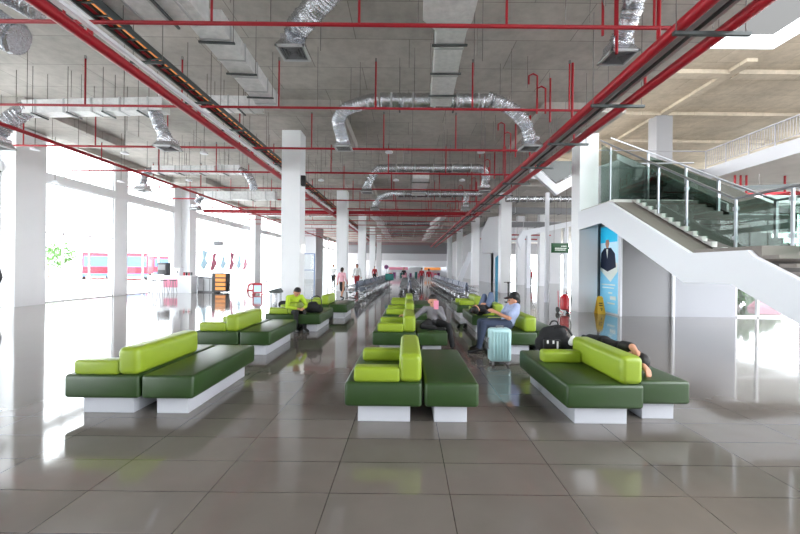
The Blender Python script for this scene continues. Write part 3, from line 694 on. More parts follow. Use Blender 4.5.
def person(label, J, loc, rz, cols, sc=1.0, vox=.014, hairlong=0, cap=None, toes=None, sleeve='long', legs='trousers', face=(0, 1, 0), mirror=False):
    """local frame: +Y forward, +Z up, origin on the ground"""
    j = {k: Vector(v) for k, v in {**BASE, **J}.items()}
    t = thing('person', label, 'person', loc, rz); t.scale = (sc, sc, sc)
    s = []
    f = Vector(face).normalized(); H = j['hed']
    upv = (H - j['nek']).normalized(); side = f.cross(upv).normalized(); f = upv.cross(side).normalized()
    s += [(j['pel'], .115, (j['pel'] + j['che']) / 2, .105), ((j['pel'] + j['che']) / 2, .105, j['che'], .12), (j['che'], .11, j['nek'], .06), (j['nek'] - (j['nek'] - j['che']) * .25, .055, H - upv * .06, .05)]
    s += [(j['che'] + (j['nek'] - j['che']) * .5, .075, j['shl'], .055), (j['che'] + (j['nek'] - j['che']) * .5, .075, j['shr'], .055), (j['pel'], .1, j['hil'], .095), (j['pel'], .1, j['hir'], .095)]
    for a, b, c in (('shl', 'ell', 'wrl'), ('shr', 'elr', 'wrr')):
        s += [(j[a], .048, j[b], .037), (j[b], .037, j[c], .025)]; hand(j[c], j[b], s)
    for a, b, c in (('hil', 'knl', 'anl'), ('hir', 'knr', 'anr')): s += [(j[a], .085, j[b], .052), (j[b], .05, j[b].lerp(j[c], .35), .052), (j[b].lerp(j[c], .35), .052, j[c], .034)]
    tz = toes or {}
    TO = {}
    for k in ('anl', 'anr'):
        dirv = Vector(tz.get(k, (0, 1, -.1))).normalized(); TO[k] = j[k] + dirv * .15 - Vector((0, 0, .03)) * (k not in tz); s.append((j[k] - dirv * .03, .03, TO[k], .028))
    # head: skull, jaw, nose, ears
    s += [(H + upv * .03, .088, H + f * .012 + upv * .03, .09), (H + f * .02 - upv * .02, .07, H + f * .035 - upv * .075, .042), (H + f * .09 + upv * .01, .011, H + f * .112 - upv * .018, .015),
          (H + side * .088, .018, H + side * .09 - upv * .02, .014), (H - side * .088, .018, H - side * .09 - upv * .02, .014), (H + f * .085 - upv * .05 + side * .015, .012, H + f * .085 - upv * .05 - side * .015, .012)]
    body = remeshed('body', capsules(s), 'skin', t, vox)
    top, bot = cols
    e = capsules([(H + f * .092 + side * .032 + upv * .022, .011, H + f * .093 + side * .033 + upv * .022, .011), (H + f * .092 - side * .032 + upv * .022, .011, H + f * .093 - side * .033 + upv * .022, .011)])
    obj('eyes', e, 'black', body)
    hs = [(H + upv * .055 - f * .012, .094, H + upv * .07 - f * .005, .088), (H - f * .03 + upv * .0, .086, H - f * .045 - upv * .05, .06)]
    if hairlong: hs += [(H - f * .05, .08, H - f * .07 - upv * hairlong, .06)]
    remeshed('hair', capsules(hs), 'hair', t, vox)
    if cap:
        cs = [(H + upv * .075 - f * .01, .1, H + upv * .085, .095)] + [(H + upv * .07 + f * .08 + side * q, .02, H + upv * .05 + f * .17 + side * q * .8, .012) for q in (-.06, -.03, 0, .03, .06)]
        remeshed('cap', capsules(cs), cap, t, vox)
    c = [(j['pel'] + (j['che'] - j['pel']) * .1, .13, (j['pel'] + j['che']) / 2, .122), ((j['pel'] + j['che']) / 2, .122, j['che'], .135), (j['che'], .13, j['che'].lerp(j['nek'], .8), .075),
         (j['che'] + (j['nek'] - j['che']) * .5, .088, j['shl'], .066), (j['che'] + (j['nek'] - j['che']) * .5, .088, j['shr'], .066)]
    for a, b, w_ in (('shl', 'ell', 'wrl'), ('shr', 'elr', 'wrr')):
        if sleeve == 'long': c += [(j[a], .064, j[b], .05), (j[b], .05, j[b].lerp(j[w_], .9), .036)]
        else: c += [(j[a], .064, j[a].lerp(j[b], .75), .055)]
    remeshed('top', capsules(c), top, t, vox)
    if legs == 'skirt':
        k = (j['knl'] + j['knr']) / 2
        g = [(j['pel'], .13, j['pel'].lerp(k, .9), .15)]
    else:
        g = [(j['pel'], .125, j['pel'] + (j['che'] - j['pel']) * .15, .122), (j['pel'], .118, j['hil'], .105), (j['pel'], .118, j['hir'], .105)]
        for a, b, w_ in (('hil', 'knl', 'anl'), ('hir', 'knr', 'anr')):
            g += [(j[a], .1, j[b], .068)]
            if legs == 'trousers': g += [(j[b], .068, j[b].lerp(j[w_], .93), .05)]
    remeshed('skirt' if legs == 'skirt' else ('shorts' if legs == 'shorts' else 'trousers'), capsules(g), bot, t, vox)
    for k in ('anl', 'anr'):
        dirv = (TO[k] - j[k]).normalized()
        remeshed('shoe', capsules([(j[k] - dirv * .04 - Vector((0, 0, .015)), .042, TO[k] + dirv * .02 - Vector((0, 0, .005)), .038)]), 'black', t, vox)
    return t
# seated man in a cap, facing left (world -X): local +Y -> world -X  => rz = +90deg
SITY = dict(pel=(0, -.03, .53), che=(0, -.05, .85), nek=(0, .02, 1.02), hed=(0, .11, 1.12), shl=(-.18, -.02, .96), shr=(.18, -.02, .96), ell=(-.24, .1, .72), elr=(.24, .12, .72), wrl=(-.1, .3, .78), wrr=(.06, .32, .8),
            hil=(-.09, 0, .51), hir=(.09, 0, .51), knl=(-.11, .42, .53), knr=(.11, .42, .53), anl=(-.12, .46, .09), anr=(.12, .42, .09))
person('man in black cap and pale blue shirt, sitting bent forward behind the suitcase', dict(SITY, pel=(0, .26, .52), hil=(-.09, .3, .51), hir=(.09, .3, .51), che=(0, .17, .74), nek=(0, .14, .83), hed=(0, .14, .92), shl=(-.18, .15, .84), shr=(.18, .15, .84), ell=(-.24, .3, .64), elr=(.24, .3, .64), wrl=(-.1, .48, .72), wrr=(.06, .5, .74), knl=(-.11, .7, .53), knr=(.11, .72, .53), anl=(-.12, .8, .09), anr=(.12, .72, .09)), (2.08, 6.78, 0), R(92), ('shirt_blue', 'denim'), 1.0, .009, cap='black', sleeve='short', face=(0, .9, -.5))
# woman with phone, on the middle row, facing camera (-Y): rz = 180
person('woman in black and grey holding a pink phone before her face, middle row', dict(SITY, pel=(0, -.02, .52), hed=(0, -.2, .94), nek=(0, -.24, .82), che=(0, -.2, .7), shl=(-.16, -.22, .78), shr=(.16, -.22, .78), ell=(-.22, -.02, .6), elr=(.36, -.1, .64), wrl=(-.05, .06, .82), wrr=(.56, -.06, .66),
        knl=(-.28, .22, .5), knr=(.22, .3, .5), anl=(-.36, .3, .1), anr=(-.02, .38, .47)), (.5, 7.0, 0), R(180), ('grey_cloth', 'black_fabric'), .92, .009, hairlong=.14, sleeve='long', toes={'anr': (-1, .2, 0)})
ph = thing('phone', 'phone in a pink and purple case held by the woman', 'phone', (.5 + .04, 6.86, .83)); obj('phone_case', B((-.045, .045, -.008, .008, -.08, .08), bev=.008), 'pink_panel', ph); obj('screen', B((-.04, .04, .008, .011, -.07, .07)), 'purple', ph)
# lime jacket person on the left row, third bench
person('person in a lime green jacket sitting hunched with head lowered, left row', dict(SITY, che=(0, .05, .82), nek=(0, .14, .96), hed=(0, .22, 1.04), shl=(-.19, .1, .9), shr=(.19, .1, .9), ell=(-.28, .24, .66), elr=(.28, .24, .66), wrl=(-.08, .42, .62), wrr=(.08, .42, .62)), (-2.7, 8.93, 0), R(222), ('lime_cloth', 'black_fabric'), .87, .01, face=(0, .6, -.8))
# lying person, right row third sofa, knees raised
person('person in jeans lying knees raised on the third right sofa', dict(pel=(0, 0, .12), che=(0, -.34, .12), nek=(0, -.52, .15), hed=(0, -.66, .17), shl=(-.17, -.46, .11), shr=(.17, -.46, .11), ell=(-.22, -.2, .1), elr=(.22, -.2, .1), wrl=(-.06, -.05, .22), wrr=(.06, -.08, .22),
        hil=(-.09, .05, .11), hir=(.09, .05, .11), knl=(-.09, .36, .42), knr=(.1, .3, .48), anl=(-.1, .6, .08), anr=(.1, .52, .08)), (1.85, 9.0, .42), R(-28), ('black_fabric', 'denim_light'), .95, .012, face=(0, .1, 1), toes={'anl': (0, 1, -.1), 'anr': (0, 1, -.1)})
# lying person behind the near right backrest
person('person in dark clothes lying on the near right bench behind the lime backrest', dict(pel=(0, 0, .13), che=(0, -.32, .14), nek=(0, -.48, .14), hed=(.01, -.62, .13), shl=(-.03, -.43, .24), shr=(.03, -.4, .08), ell=(-.04, -.62, .27), elr=(.1, -.22, .08), wrl=(-.0, -.76, .1), wrr=(.1, -.42, .07),
        hil=(-.02, .03, .18), hir=(.02, .03, .09), knl=(-.02, .4, .17), knr=(.02, .42, .08), anl=(.02, .5, .15), anr=(.02, .55, .06)), (2.47, 4.62, .42), 0, ('black_fabric', 'black_fabric'), .95, .009, face=(-1, 0, .2), sleeve='short', toes={'anl': (0, 1, 0), 'anr': (0, 1, 0)})
WALK = dict(knl=(-.1, .16, .5), anl=(-.1, .2, .09), knr=(.1, -.02, .48), anr=(.1, -.25, .14), wrl=(-.25, -.05, .88), wrr=(.24, .16, .92))
person('woman in a pink top and black skirt walking away beside the second left column', WALK, (-3.1, 17.9, 0), R(-20), ('pink_cloth', 'black_fabric'), .86, .013, legs='skirt', hairlong=.06)
person('person in white and black standing by the bright opening on the left', {}, (-5.1, 26, 0), R(150), ('white_cloth', 'black_fabric'), 1, .015)
person('person in a white top carrying something dark between the left columns', WALK, (-3.3, 24.8, 0), R(170), ('white_cloth', 'red_cloth'), 1, .015)
person('person in a red top standing at the far seats left of the aisle', {}, (-3.1, 36, 0), R(200), ('red_cloth', 'black_fabric'), .95, .015)
person('person in dark top walking in the far aisle, left one', WALK, (-.3, 36, 0), R(180), ('black_fabric', 'pink_cloth'), .88, .018)
person('person in a red top walking in the far aisle, centre', WALK, (1.3, 33, 0), R(180), ('red_cloth', 'grey_cloth'), .88, .018)
person('person in a dark red top walking in the far aisle, right one', WALK, (1.75, 30, 0), R(0), ('red_cloth', 'white_cloth'), .85, .018)
person('person in grey standing at the left edge of the picture by the window', {}, (-14.6 + .75, 12.55, 0), R(90), ('dark_grey', 'black_fabric'), .93, .015)
person('small figure in red standing in the far right bay', {}, (11.6, 35, 0), R(90), ('red_cloth', 'black_fabric'), .9, .018)

# ================================================================ LUGGAGE AND LOOSE THINGS
sc_ = thing('suitcase', 'pale mint hard-shell suitcase with ribs standing before the man in a cap', 'suitcase', (1.47, 5.92, 0), R(4)); sc_.scale = (.92, .92, 1)
obj('shell', B((-.18, .18, -.12, .12, .055, .57), bev=.045, seg=4), 'case_mint', sc_)
for k in range(6): obj('rib', B((-.145 + k * .05, -.115 + k * .05, -.136, -.115, .1, .52), bev=.006, seg=1), 'case_mint', sc_)
obj('handle', T(([(-.06, -.01, .56), (-.06, -.01, .6), (.06, -.01, .6), (.06, -.01, .56)], .009)), 'mid_grey', sc_)
obj('side_handle', T(([(-.175, 0, .42), (-.2, 0, .4), (-.2, 0, .26), (-.175, 0, .24)], .009)), 'mid_grey', sc_)
for x in (-.13, .13):
    for y in (-.08, .08): obj('wheel', T(([(x - .015, y, .028), (x + .015, y, .028)], .028), ([(x, y, .03), (x, y, .07)], .01)), 'mid_grey', sc_)
bg_ = thing('backpack', 'large black backpack on the near right sofa', 'backpack', (1.93, 4.92, .41), R(-5))
def lump(segs, ex, vox, m, par, nm): return remeshed(nm, capsules(segs, ex), m, par, vox)
lump([((-.13, 0, .12), .11, (.12, 0, .12), .12), ((-.06, .02, .22), .12, (.06, 0, .26), .11), ((.1, 0, .14), .1, (.16, .02, .1), .08)], [((0, 0, .13), (.24, .14, .13))], .012, 'black_fabric', bg_, 'bag_body')
obj('front_pocket', B((-.17, .05, -.17, -.12, .04, .2), bev=.02), 'black', bg_)
obj('strap', T((spline([(-.02, -.1, .34), (.1, -.16, .36), (.2, -.14, .22), (.2, -.1, .06)], 20), .014)), 'black', bg_)
obj('carry_loop', T((spline([(-.05, 0, .36), (-.02, 0, .41), (.04, 0, .41), (.06, 0, .36)], 12), .01)), 'black', bg_)
obj('buckles', B((-.13, -.11, -.18, -.17, .15, .19), (-.06, -.04, -.18, -.17, .15, .19), (-.01, .01, -.18, -.17, .08, .18)), 'white_cloth', bg_, smooth=False)
lump_o = thing('plastic_bag', 'crumpled white plastic bag between the backpack and lime backrest', 'bag', (2.07, 4.7, .545)); lump([((0, 0, .04), .04, (.03, .02, .1), .03)], [], .01, 'white_cloth', lump_o, 'bag_body')
hb = thing('handbag', 'black handbag with ring handle on the bench beside the lime jacket person', 'bag', (-2.22, 8.95, .41))
lump([((-.12, 0, .1), .1, (.13, 0, .1), .1), ((-.05, 0, .18), .09, (.03, 0, .2), .07)], [], .014, 'black_fabric', hb, 'bag_body')
obj('handle', T((spline([(-.05, 0, .24), (-.03, 0, .36), (.08, 0, .4), (.17, 0, .34), (.18, 0, .2), (.14, 0, .15)], 24), .01)), 'black', hb)
rb_ = thing('duffel_bag', 'small black roll bag lying on the left row sofa behind the armrest', 'bag', (-3.1, 8.98 + .75, .52)); lump([((-.13, 0, 0), .1, (.1, 0, 0), .1)], [], .014, 'black_fabric', rb_, 'bag_body')
sh = thing('shoes', 'pair of black shoes left on the floor beside the right row', 'shoes', (1.42, 9.6, 0))
for k in (-1, 1): o = remeshed('shoe', capsules([((k * .08, -.09, .045), .04, (k * .08, .1, .04), .042), ((k * .08, -.08, .06), .04, (k * .08, -.03, .07), .035)]), 'black', sh, .01)
# fire extinguisher trolley
fe = thing('fire_extinguisher', 'red wheeled fire extinguisher on trolley left of the nearest right column', 'fire extinguisher', (5.48, 13.0, 0), R(10))
bm = bmesh.new(); tube(bm, [(0, 0, .1), (0, 0, .14), (0, 0, .52), (0, 0, .6), (0, 0, .66)], [.1, .15, .15, .11, .04], 18); obj('cylinder', bm, 'red_gloss', fe)
obj('valve', T(([(0, 0, .64), (0, 0, .7)], .03), ([(-.05, 0, .7), (.06, 0, .72)], .014)), 'steel', fe)
obj('hose', T((spline([(.04, -.02, .7), (.16, -.1, .6), (.14, -.14, .3), (.04, -.16, .2)], 24), .016)), 'black', fe)
obj('trolley_frame', T(([(-.16, .12, .08), (-.16, .16, .75), (.16, .16, .75), (.16, .12, .08)], .014), ([(-.16, .14, .4), (.16, .14, .4)], .012), ([(-.14, -.14, .02), (-.14, .12, .08)], .014), ([(.14, -.14, .02), (.14, .12, .08)], .014)), 'red_gloss', fe)
for x in (-.19, .19): obj('wheel', T(([(x - .02, .12, .1), (x + .02, .12, .1)], .1), seg=20), 'black', fe)
# wet floor sign
ws = thing('wet_floor_sign', 'yellow folding wet floor sign at the foot of the nearest right column', 'floor sign', (6.62, 12.85, 0))
for s in (-1, 1):
    bm = bmesh.new(); prism(bm, [(-.13, 0), (.13, 0), (.1, .58), (-.1, .58)], 'y', -.008, .008)
    o = obj('panel', bm, 'yellow', ws, smooth=False); o.rotation_euler = (R(13 * s), 0, 0); o.location = (0, s * .13, 0)
    if s < 0:
        for zz in (.36, .28): p = obj('marking', B((-.06, .06, -.012, -.009, zz, zz + .03)), 'black', o, smooth=False)
        obj('marking', T(([(0, -.012, .12), (.03, -.012, .2), (-.03, -.012, .2)], .012)), 'black', o)
obj('grip', B((-.06, .06, -.03, .03, .54, .6)), 'yellow', ws, smooth=False)
# barrier post
bp_ = thing('barrier_post', 'slim black barrier post before the second right column', 'barrier post', (4.6, 17.0, 0))
obj('base', T(([(0, 0, 0), (0, 0, .03)], .16), seg=20), 'dark_steel', bp_); obj('pole', T(([(0, 0, .02), (0, 0, .86)], .032)), 'black', bp_); obj('head', T(([(0, 0, .84), (0, 0, .92)], .045), ([(-.2, 0, .9), (.2, 0, .9)], .015)), 'black', bp_)
# litter bin
lb = thing('litter_bin', 'steel litter bin with dark lid before the nearest left column', 'bin', (-4.45, 12.75, 0))
obj('bin_body', B((-.16, .16, -.12, .12, 0, .62), bev=.01), 'steel', lb); obj('side_panels', B((-.17, -.1, -.14, -.12, .05, .6), (.1, .17, -.14, -.12, .05, .6)), 'white_gloss', lb, smooth=False)
bm = bmesh.new(); prism(bm, [(-.2, .62), (.2, .62), (.2, .68), (.1, .78), (-.2, .68)], 'y', -.15, .15); obj('lid', bm, 'dark_steel', lb, smooth=False)
# wall speaker on column and light
sp = thing('wall_speaker', 'black loudspeaker on the side of the nearest left column', 'loudspeaker', (-3.7, 13.3, 4.55)); obj('cabinet', B((-.08, .07, -.08, .08, -.18, .18), bev=.01), 'black', sp); obj('bracket', B((-.1, -.06, -.03, .03, -.03, .03)), 'dark_steel', sp)
wl = thing('wall_lamp', 'white lit lamp on the side of the nearest left column', 'lamp', (-3.72, 13.5, 2.15)); obj('lamp_body', B((-.07, .03, -.06, .06, -.15, .15), bev=.02), 'lamp_glow', wl)
# hanging sign
hs_ = thing('hanging_sign', 'dark green hanging direction sign in the right bay', 'sign', at(560, 248, 21.6))
obj('panel', B((-.5, .5, -.04, .04, -.28, .28), bev=.01), 'sign_green', hs_)
for z, x0, x1 in ((.1, .05, .36), (-.02, -.3, .34), (-.12, -.3, .3)):
    bm = bmesh.new(); x = x0
    while x < x1: wd = random.choice((.03, .045, .06)); box(bm, x, min(x + wd, x1), -.046, -.041, z - .025, z + .025); x += wd + .018
    obj('lettering', bm, 'sign_white', hs_, smooth=False)
for x in (-.35, .35): obj('hanger_rod', T(([(x, 0, .28), (x, 0, SL - hs_.location.z)], .01), seg=6), 'rod', hs_)
obj('end_bracket', B((.5, .58, -.03, .03, -.06, .06)), 'black', hs_, smooth=False)
# poster wall under stairs: faces left (-X), plane x = 6.96, Y 12.4 .. 13.4
po = thing('poster', 'tall light blue advertising poster with a suited figure under the stairs', 'poster', (6.93, 12.86, 0)); po.scale = (1, 1.14, 1)
obj('frame', B((0, .015, -.52, .52, .0, 3.05)), 'white_gloss', po, smooth=False)
obj('upper_image', B((-.012, 0, -.48, .48, 1.55, 3.0)), 'poster_pale', po, smooth=False)
obj('sky_patch', B((-.016, -.011, -.45, .48, 2.45, 3.0)), 'poster_cyan', po, smooth=False)
obj('lower_image', B((-.012, 0, -.48, .48, .06, 1.55)), 'poster_blue', po, smooth=False)
bm = bmesh.new(); prism(bm, [(.48, 1.5), (-.1, 1.1), (-.48, 1.45), (-.48, 1.75), (.48, 1.75)], 'x', -.018, -.012); obj('white_wedge', bm, 'sign_white', po, smooth=False)
bm = bmesh.new(); prism(bm, [(.46, 1.6), (.42, 2.1), (.24, 2.26), (-.12, 2.26), (-.34, 2.05), (-.4, 1.6), (.05, 1.45)], 'x', -.026, -.018); f_ = obj('printed_figure', bm, 'navy', po, smooth=False)
bm = bmesh.new(); prism(bm, [(.12, 2.26), (.18, 2.4), (.15, 2.54), (.0, 2.54), (-.03, 2.4), (.03, 2.26)], 'x', -.027, -.02); obj('printed_face', bm, 'skin', po, smooth=False)
bm = bmesh.new(); prism(bm, [(.13, 2.22), (.02, 2.22), (.06, 1.9)], 'x', -.03, -.026); obj('printed_shirt', bm, 'sign_white', po, smooth=False)
obj('lettering', B((-.02, -.012, -.35, .4, .98, 1.02), (-.02, -.012, -.3, .35, .88, .91), (-.02, -.012, -.35, .05, .35, .4), (-.02, -.012, -.4, -.1, .5, .62), (-.02, -.012, -.2, .0, .7, .75)), 'sign_white', po, smooth=False)
# support column beside poster
o = obj('post', B((6.92, 6.98, 12.15, 12.22, 0, 3.0)), 'white_gloss', smooth=False); tag(o, 'thin white upright at the right edge of the blue poster', 'post')

# ---- refreshment stand by the left windows
cn = thing('counter', 'white refreshment counter with a pink panel by the left windows', 'counter', (-12.55, 20.9, 0))
obj('counter_body', B((-1.6, .7, -.3, .3, 0, .9)), 'white_gloss', cn, smooth=False); obj('worktop', B((-1.65, .75, -.35, .35, .9, .95)), 'white_paint', cn, smooth=False); obj('front_panel', B((-.8, -.05, -.32, -.3, .3, .75)), 'pink_panel', cn, smooth=False)
for i, x in enumerate((-14.05 + .4, -13.1, -12.6)):
    t = thing('bar_stool', 'slim grey bar stool before the refreshment counter, %s' % ('leftmost', 'middle one', 'rightmost')[i], 'stool', (x, 20.2, 0), 0, 'bar stools at the counter')
    obj('seat', T(([(0, 0, .68), (0, 0, .72)], .17), seg=16), 'dark_grey', t)
    for k in range(4): a = R(45 + 90 * k); obj('leg', T(([(.1 * math.cos(a), .1 * math.sin(a), .68), (.2 * math.cos(a), .2 * math.sin(a), 0)], .014), seg=6), 'mid_grey', t)
cm = thing('coffee_machine', 'dark coffee machine on the refreshment counter', 'coffee machine', (-13.55, 20.9, .95)); obj('body', B((-.25, .25, -.2, .2, 0, .7), bev=.02), 'dark_grey', cm); obj('front', B((-.2, .2, -.215, -.2, .3, .6)), 'mid_grey', cm, smooth=False); obj('drip_tray', B((-.2, .2, -.3, -.2, 0, .05)), 'steel', cm, smooth=False)
bx = thing('box', 'white appliance beside the dark coffee machine', 'appliance', (-12.75, 20.9, .95)); obj('body', B((-.3, .2, -.2, .2, 0, .42), bev=.03), 'white_gloss', bx); obj('knob', T(([(.1, -.2, .2), (.1, -.24, .2)], .04)), 'black', bx)
for i in range(4):
    bt = thing('jar', 'red and dark jar on the counter end, %s of four from the left' % ('first', 'second', 'third', 'last')[i], 'jar', (-12.35 + i * .13, 20.8, .95), 0, 'jars on the counter'); obj('glass_body', T(([(0, 0, 0), (0, 0, .16)], .05)), ('red_board', 'black', 'red_board', 'dark_grey')[i], bt); obj('lid', T(([(0, 0, .16), (0, 0, .19)], .052)), 'dark_grey', bt)
gc = thing('display_case', 'grey display case between the counter and snack rack', 'display case', (-11.35, 21.6, 0)); obj('case_body', B((-.55, .5, -.3, .3, 0, .85)), 'mid_grey', gc, smooth=False)
for k in range(3): obj('door', B((-.5 + k * .34, -.2 + k * .34, -.32, -.3, .08, .78)), 'light_wall', gc, smooth=False)
obj('top_glass', B((-.55, .5, -.3, .3, .85, .9)), 'steel', gc, smooth=False)
sr = thing('snack_rack', 'orange lit snack rack at the right end of the stand', 'rack', (-10.55, 21.3, 0)); obj('cabinet', B((-.4, .4, -.22, .25, .04, 1.1)), 'dark_grey', sr, smooth=False)
for k in range(4): o = obj('shelf', B((-.36, .38, -.27, -.22, .12 + k * .24, .14 + k * .24)), 'dark_steel', sr, smooth=False); obj('snacks', B((-.2, .36, -.26, -.221, .15 + k * .24, .32 + k * .24)), 'orange', o, smooth=False)
for x in (-.35, .35): obj('castor', T(([(x - .02, 0, .025), (x + .02, 0, .025)], .025)), 'black', sr)
rs = thing('notice_board', 'red framed notice board standing on the floor left of the litter bin', 'notice board', (-7.95, 20, 0)); obj('frame', B((-.27, .27, -.02, .02, .08, .14), (-.27, .27, -.02, .02, .5, .62), (-.27, -.2, -.02, .02, .0, .62), (.2, .27, -.02, .02, .0, .62)), 'red_board', rs, smooth=False); obj('panel', B((-.2, .2, -.01, .01, .14, .5)), 'poster_pale', rs, smooth=False)
for s in (-1, 1): obj('foot', B((s * .23 - .02, s * .23 + .02, -.15, .15, 0, .03)), 'red_board', rs, smooth=False)
ra_ = thing('floor_sign', 'low red arched sign on the floor by the column at the windows', 'floor sign', (-9.6, 23.2, 0)); obj('arch', T((spline([(-.25, 0, 0), (-.18, 0, .3), (0, 0, .42), (.18, 0, .3), (.25, 0, 0)], 20), .05)), 'red_board', ra_); obj('base', B((-.3, .3, -.06, .06, 0, .05)), 'red_board', ra_, smooth=False)
# shop window decoration and sign box on the left facade (between columns)
ds = thing('shop_sign', 'small grey sign box hanging before the third left window', 'sign', (-12.9, 25.6, 3.05)); obj('box', B((-.3, .3, -.05, .05, -.16, .16)), 'mid_grey', ds, smooth=False); obj('rod', T(([(0, 0, .16), (0, 0, SL - 3.05)], .01)), 'rod', ds)
for i, (y, m_) in enumerate(((25.5, 'poster_pale'), (26.8, 'pink_panel'), (28.2, 'poster_pale'), (29.6, 'pink_panel'), (30.9, 'poster_pale'), (32.1, 'pink_panel'))):
    bm = bmesh.new(); prism(bm, [(y, 1.5 - .3 * (i % 2)), (y + .5, 1.2), (y + 1.0, 1.7), (y + .7, 2.0), (y + .95, 2.5), (y + .3, 2.6 - .3 * (i % 3)), (y + .35, 2.0)], 'x', -14.09, -14.07); o = obj('window_sticker', bm, m_, smooth=False); tag(o, 'coloured sticker on the third left window, %s from the left' % ('first', 'second', 'third', 'fourth', 'fifth', 'sixth')[i], 'sticker', 'window stickers')
# blue framed door between the left columns
dr = struct('door_1', B((-10.4, -10.32, 33, 33.1, 0, 3.6), (-9.3, -9.22, 33, 33.1, 0, 2.7), (-8.2, -8.12, 33, 33.1, 0, 2.7), (-10.4, -8.12, 33, 33.1, 2.62, 2.7), (-10.4, -8.12, 33, 33.1, 1.2, 1.26)), 'bus_blue')
obj('pane', B((-10.35, -8.15, 33.04, 33.06, .05, 2.65)), 'glass', dr, smooth=False)

# ---- far end shops
for i, (x0, x1, m_, lab) in enumerate(((-3.6, .2, 'pink_panel', 'pink lit shop front at the far end, left of the aisle'), (.4, 3.2, 'light_wall', 'pale shop front at the far end of the aisle'), (3.4, 6.6, 'orange', 'orange shop front at the far end, right of the aisle'))):
    t = thing('shop', lab, 'shop', ((x0 + x1) / 2, 73.5, 0)); hw = (x1 - x0) / 2
    obj('shop_body', B((-hw, hw, 0, 1, 0, 1.7)), 'light_wall', t, smooth=False); obj('sign_band', B((-hw, hw, -.1, 0, 1.15, 1.65)), m_, t, smooth=False)
    for k in range(5): obj('goods', B((-hw + .1 + k * hw * .38, -hw + .1 + k * hw * .38 + hw * .3, -.4, -.02, .0, .5 + .12 * (k % 3))), ('red_board', 'purple', 'white_gloss', 'teal', 'pink_panel')[(k + i) % 5], t, smooth=False)
ps = thing('pillar_sign', 'round purple sign at the far end beside the left columns', 'sign', (-3.3, 60, 1.62)); obj('disc', T(([(0, 0, 0), (0, .1, 0)], .35), seg=20), 'purple', ps); obj('post', T(([(0, .05, -.3), (0, .05, -1.62)], .04)), 'mid_grey', ps)
ts = thing('banner', 'teal board standing among the left block of metal seats', 'board', (-1.05, 22.5, 0)); obj('board', B((-.25, .25, -.02, .02, .75, 1.15), bev=.01), 'teal', ts); obj('post', T(([(0, 0, 0), (0, 0, .76)], .02)), 'dark_grey', ts); obj('base', T(([(0, 0, 0), (0, 0, .02)], .16), seg=18), 'dark_grey', ts)
# red notices in the far right bay
for i, (px, py, w_) in enumerate(((517, 281, .3), (527, 275, .22), (529.5, 271, .4))):
    o = obj('notice', B((-w_ / 2, w_ / 2, -.01, .01, -.25, .25)), 'pink_panel', smooth=False); o.location = at(px, py, 39.99); tag(o, 'small pink notice on the far right wall, %s' % ('left one', 'narrow middle one', 'upper one')[i], 'notice')

# ---- cable tray and red pipe over the right glazing
t = thing('fire_main', 'red pipe above the glazed front on the right', 'pipe'); obj('pipe', T(([(10.9, 12.8, 4.08), (18, 11.2, 4.12)], .07)), 'red_pipe', t)
t = thing('cable_tray', 'dark perforated cable tray above the glazed front on the right', 'cable tray'); obj('tray', BM(((10.9, 13.4, 4.42), (18, 12.0, 4.5), .3, .14)), 'dark_steel', t, smooth=False)
for k in range(6): x = 11.1 + k * 1.3; obj('hanger_rod', T(([(x, 13.48 - k * .25, 4.4), (x, 13.48 - k * .25, 4.95)], .012), seg=5), 'rod', t)
for i, x in enumerate((17.0, 17.3, 17.6, 19.6)):
    o = obj('riser_pipe', T(([(x, 19.5, 5.4), (x, 19.5, 6.5)], .05), seg=8), 'red_pipe'); tag(o, 'short red riser below the upper floor, %s from the left' % ('first', 'second', 'third', 'last')[i], 'pipe', 'short red risers')

# ================================================================ OUTSIDE
def bus(label, loc, rz, m1, m2):
    t = thing('bus', label, 'bus', loc, rz)
    obj('body', B((-1.25, 1.25, 0, 9, .45, 3.1), bev=.12), m1, t); obj('windscreen', B((-1.1, 1.1, -.03, .1, 1.5, 2.7)), m2, t, smooth=False)
    obj('side_windows', B((1.2, 1.28, .6, 8.6, 1.6, 2.5), (-1.28, -1.2, .6, 8.6, 1.6, 2.5)), m2, t, smooth=False)
    for y in (1.6, 7):
        for x in (-1.1, 1.1): obj('wheel', T(([(x - .14, y, .48), (x + .14, y, .48)], .48), seg=18), 'black', t)
    obj('bumper', B((-1.25, 1.25, -.08, .05, .4, .75)), m2, t, smooth=False)
bus('red bus parked outside behind the first left window', (-35.2, 42.5, -.21), R(40), 'bus_red', 'bus_blue')
bus('red bus parked outside, partly hidden by the second left window pier', (-30.5, 42.0, -.21), R(36), 'bus_red', 'bus_blue')
bus('red and blue bus parked outside farthest back', (-36.5, 56, -.21), R(60), 'bus_red', 'bus_blue')
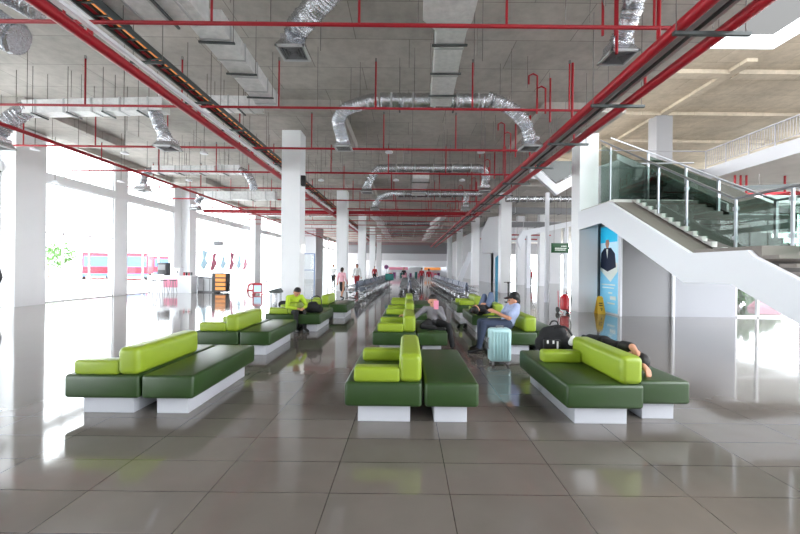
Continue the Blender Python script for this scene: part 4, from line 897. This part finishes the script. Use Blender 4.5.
def tree(label, loc, h, r, seed):
    rnd = random.Random(seed); t = thing('tree', label, 'tree', loc)
    obj('trunk', T(([(0, 0, 0), (.05, 0, h * .5)], [.14, .08])), 'stair_side', t)
    bm = bmesh.new()
    for k in range(420):
        a = Vector((rnd.gauss(0, 1), rnd.gauss(0, 1), rnd.gauss(0, .8))).normalized() * r * rnd.uniform(.5, 1.05); c = a + Vector((0, 0, h * .72)); s = rnd.uniform(.12, .28)
        d1 = Vector((rnd.gauss(0, 1), rnd.gauss(0, 1), rnd.gauss(0, 1))).normalized() * s; d2 = d1.cross(Vector((rnd.random(), rnd.random(), 1))).normalized() * s * .6
        bm.faces.new([bm.verts.new(c + d1), bm.verts.new(c + d2), bm.verts.new(c - d1), bm.verts.new(c - d2)])
    obj('foliage', bm, 'leaf', t)
tree('green tree outside behind the left part of the first window', (-44, 46, -.21), 4.2, 1.9, 1)
tree('green tree outside behind the middle of the first window', (-40.5, 44, -.21), 4.0, 1.6, 2)
tree('leafy shrub outside the right glazed front, left one', (13.6, 15.5, -.21), 1.3, .6, 3)
tree('leafy shrub outside the right glazed front, right one', (16.4, 17.5, -.21), 1.3, .7, 4)
o = obj('planter', B((14.8, 17.8, 15.8, 16.3, -.21, .3)), 'pink_panel', smooth=False); tag(o, 'red planter box outside the right glazed front', 'planter')

# bare threaded rods in the ceiling
rnd = random.Random(11)
rod0 = obj('threaded_rod', T(([(0, 0, 0), (0, 0, 1)], .007), seg=5), 'rod', smooth=False)
tag(rod0, 'thin bare threaded rod hanging from the concrete ceiling', 'rod', 'bare threaded rods under the ceiling')
for i in range(110):
    o = rod0 if i == 0 else rod0.copy()
    if i: C.objects.link(o)
    L = rnd.uniform(.5, 1.5); o.location = (rnd.choice((-12.2, -10.6, -9, -8.2, -6.6, -5.6, -3.0, -1.6, 1.3, 2.9, 5.2)) + rnd.uniform(-.15, .15), 5 + rnd.random() ** 1.4 * 22, SL - L); o.scale = (1, 1, L)
bpy.data.scenes.remove(TS)
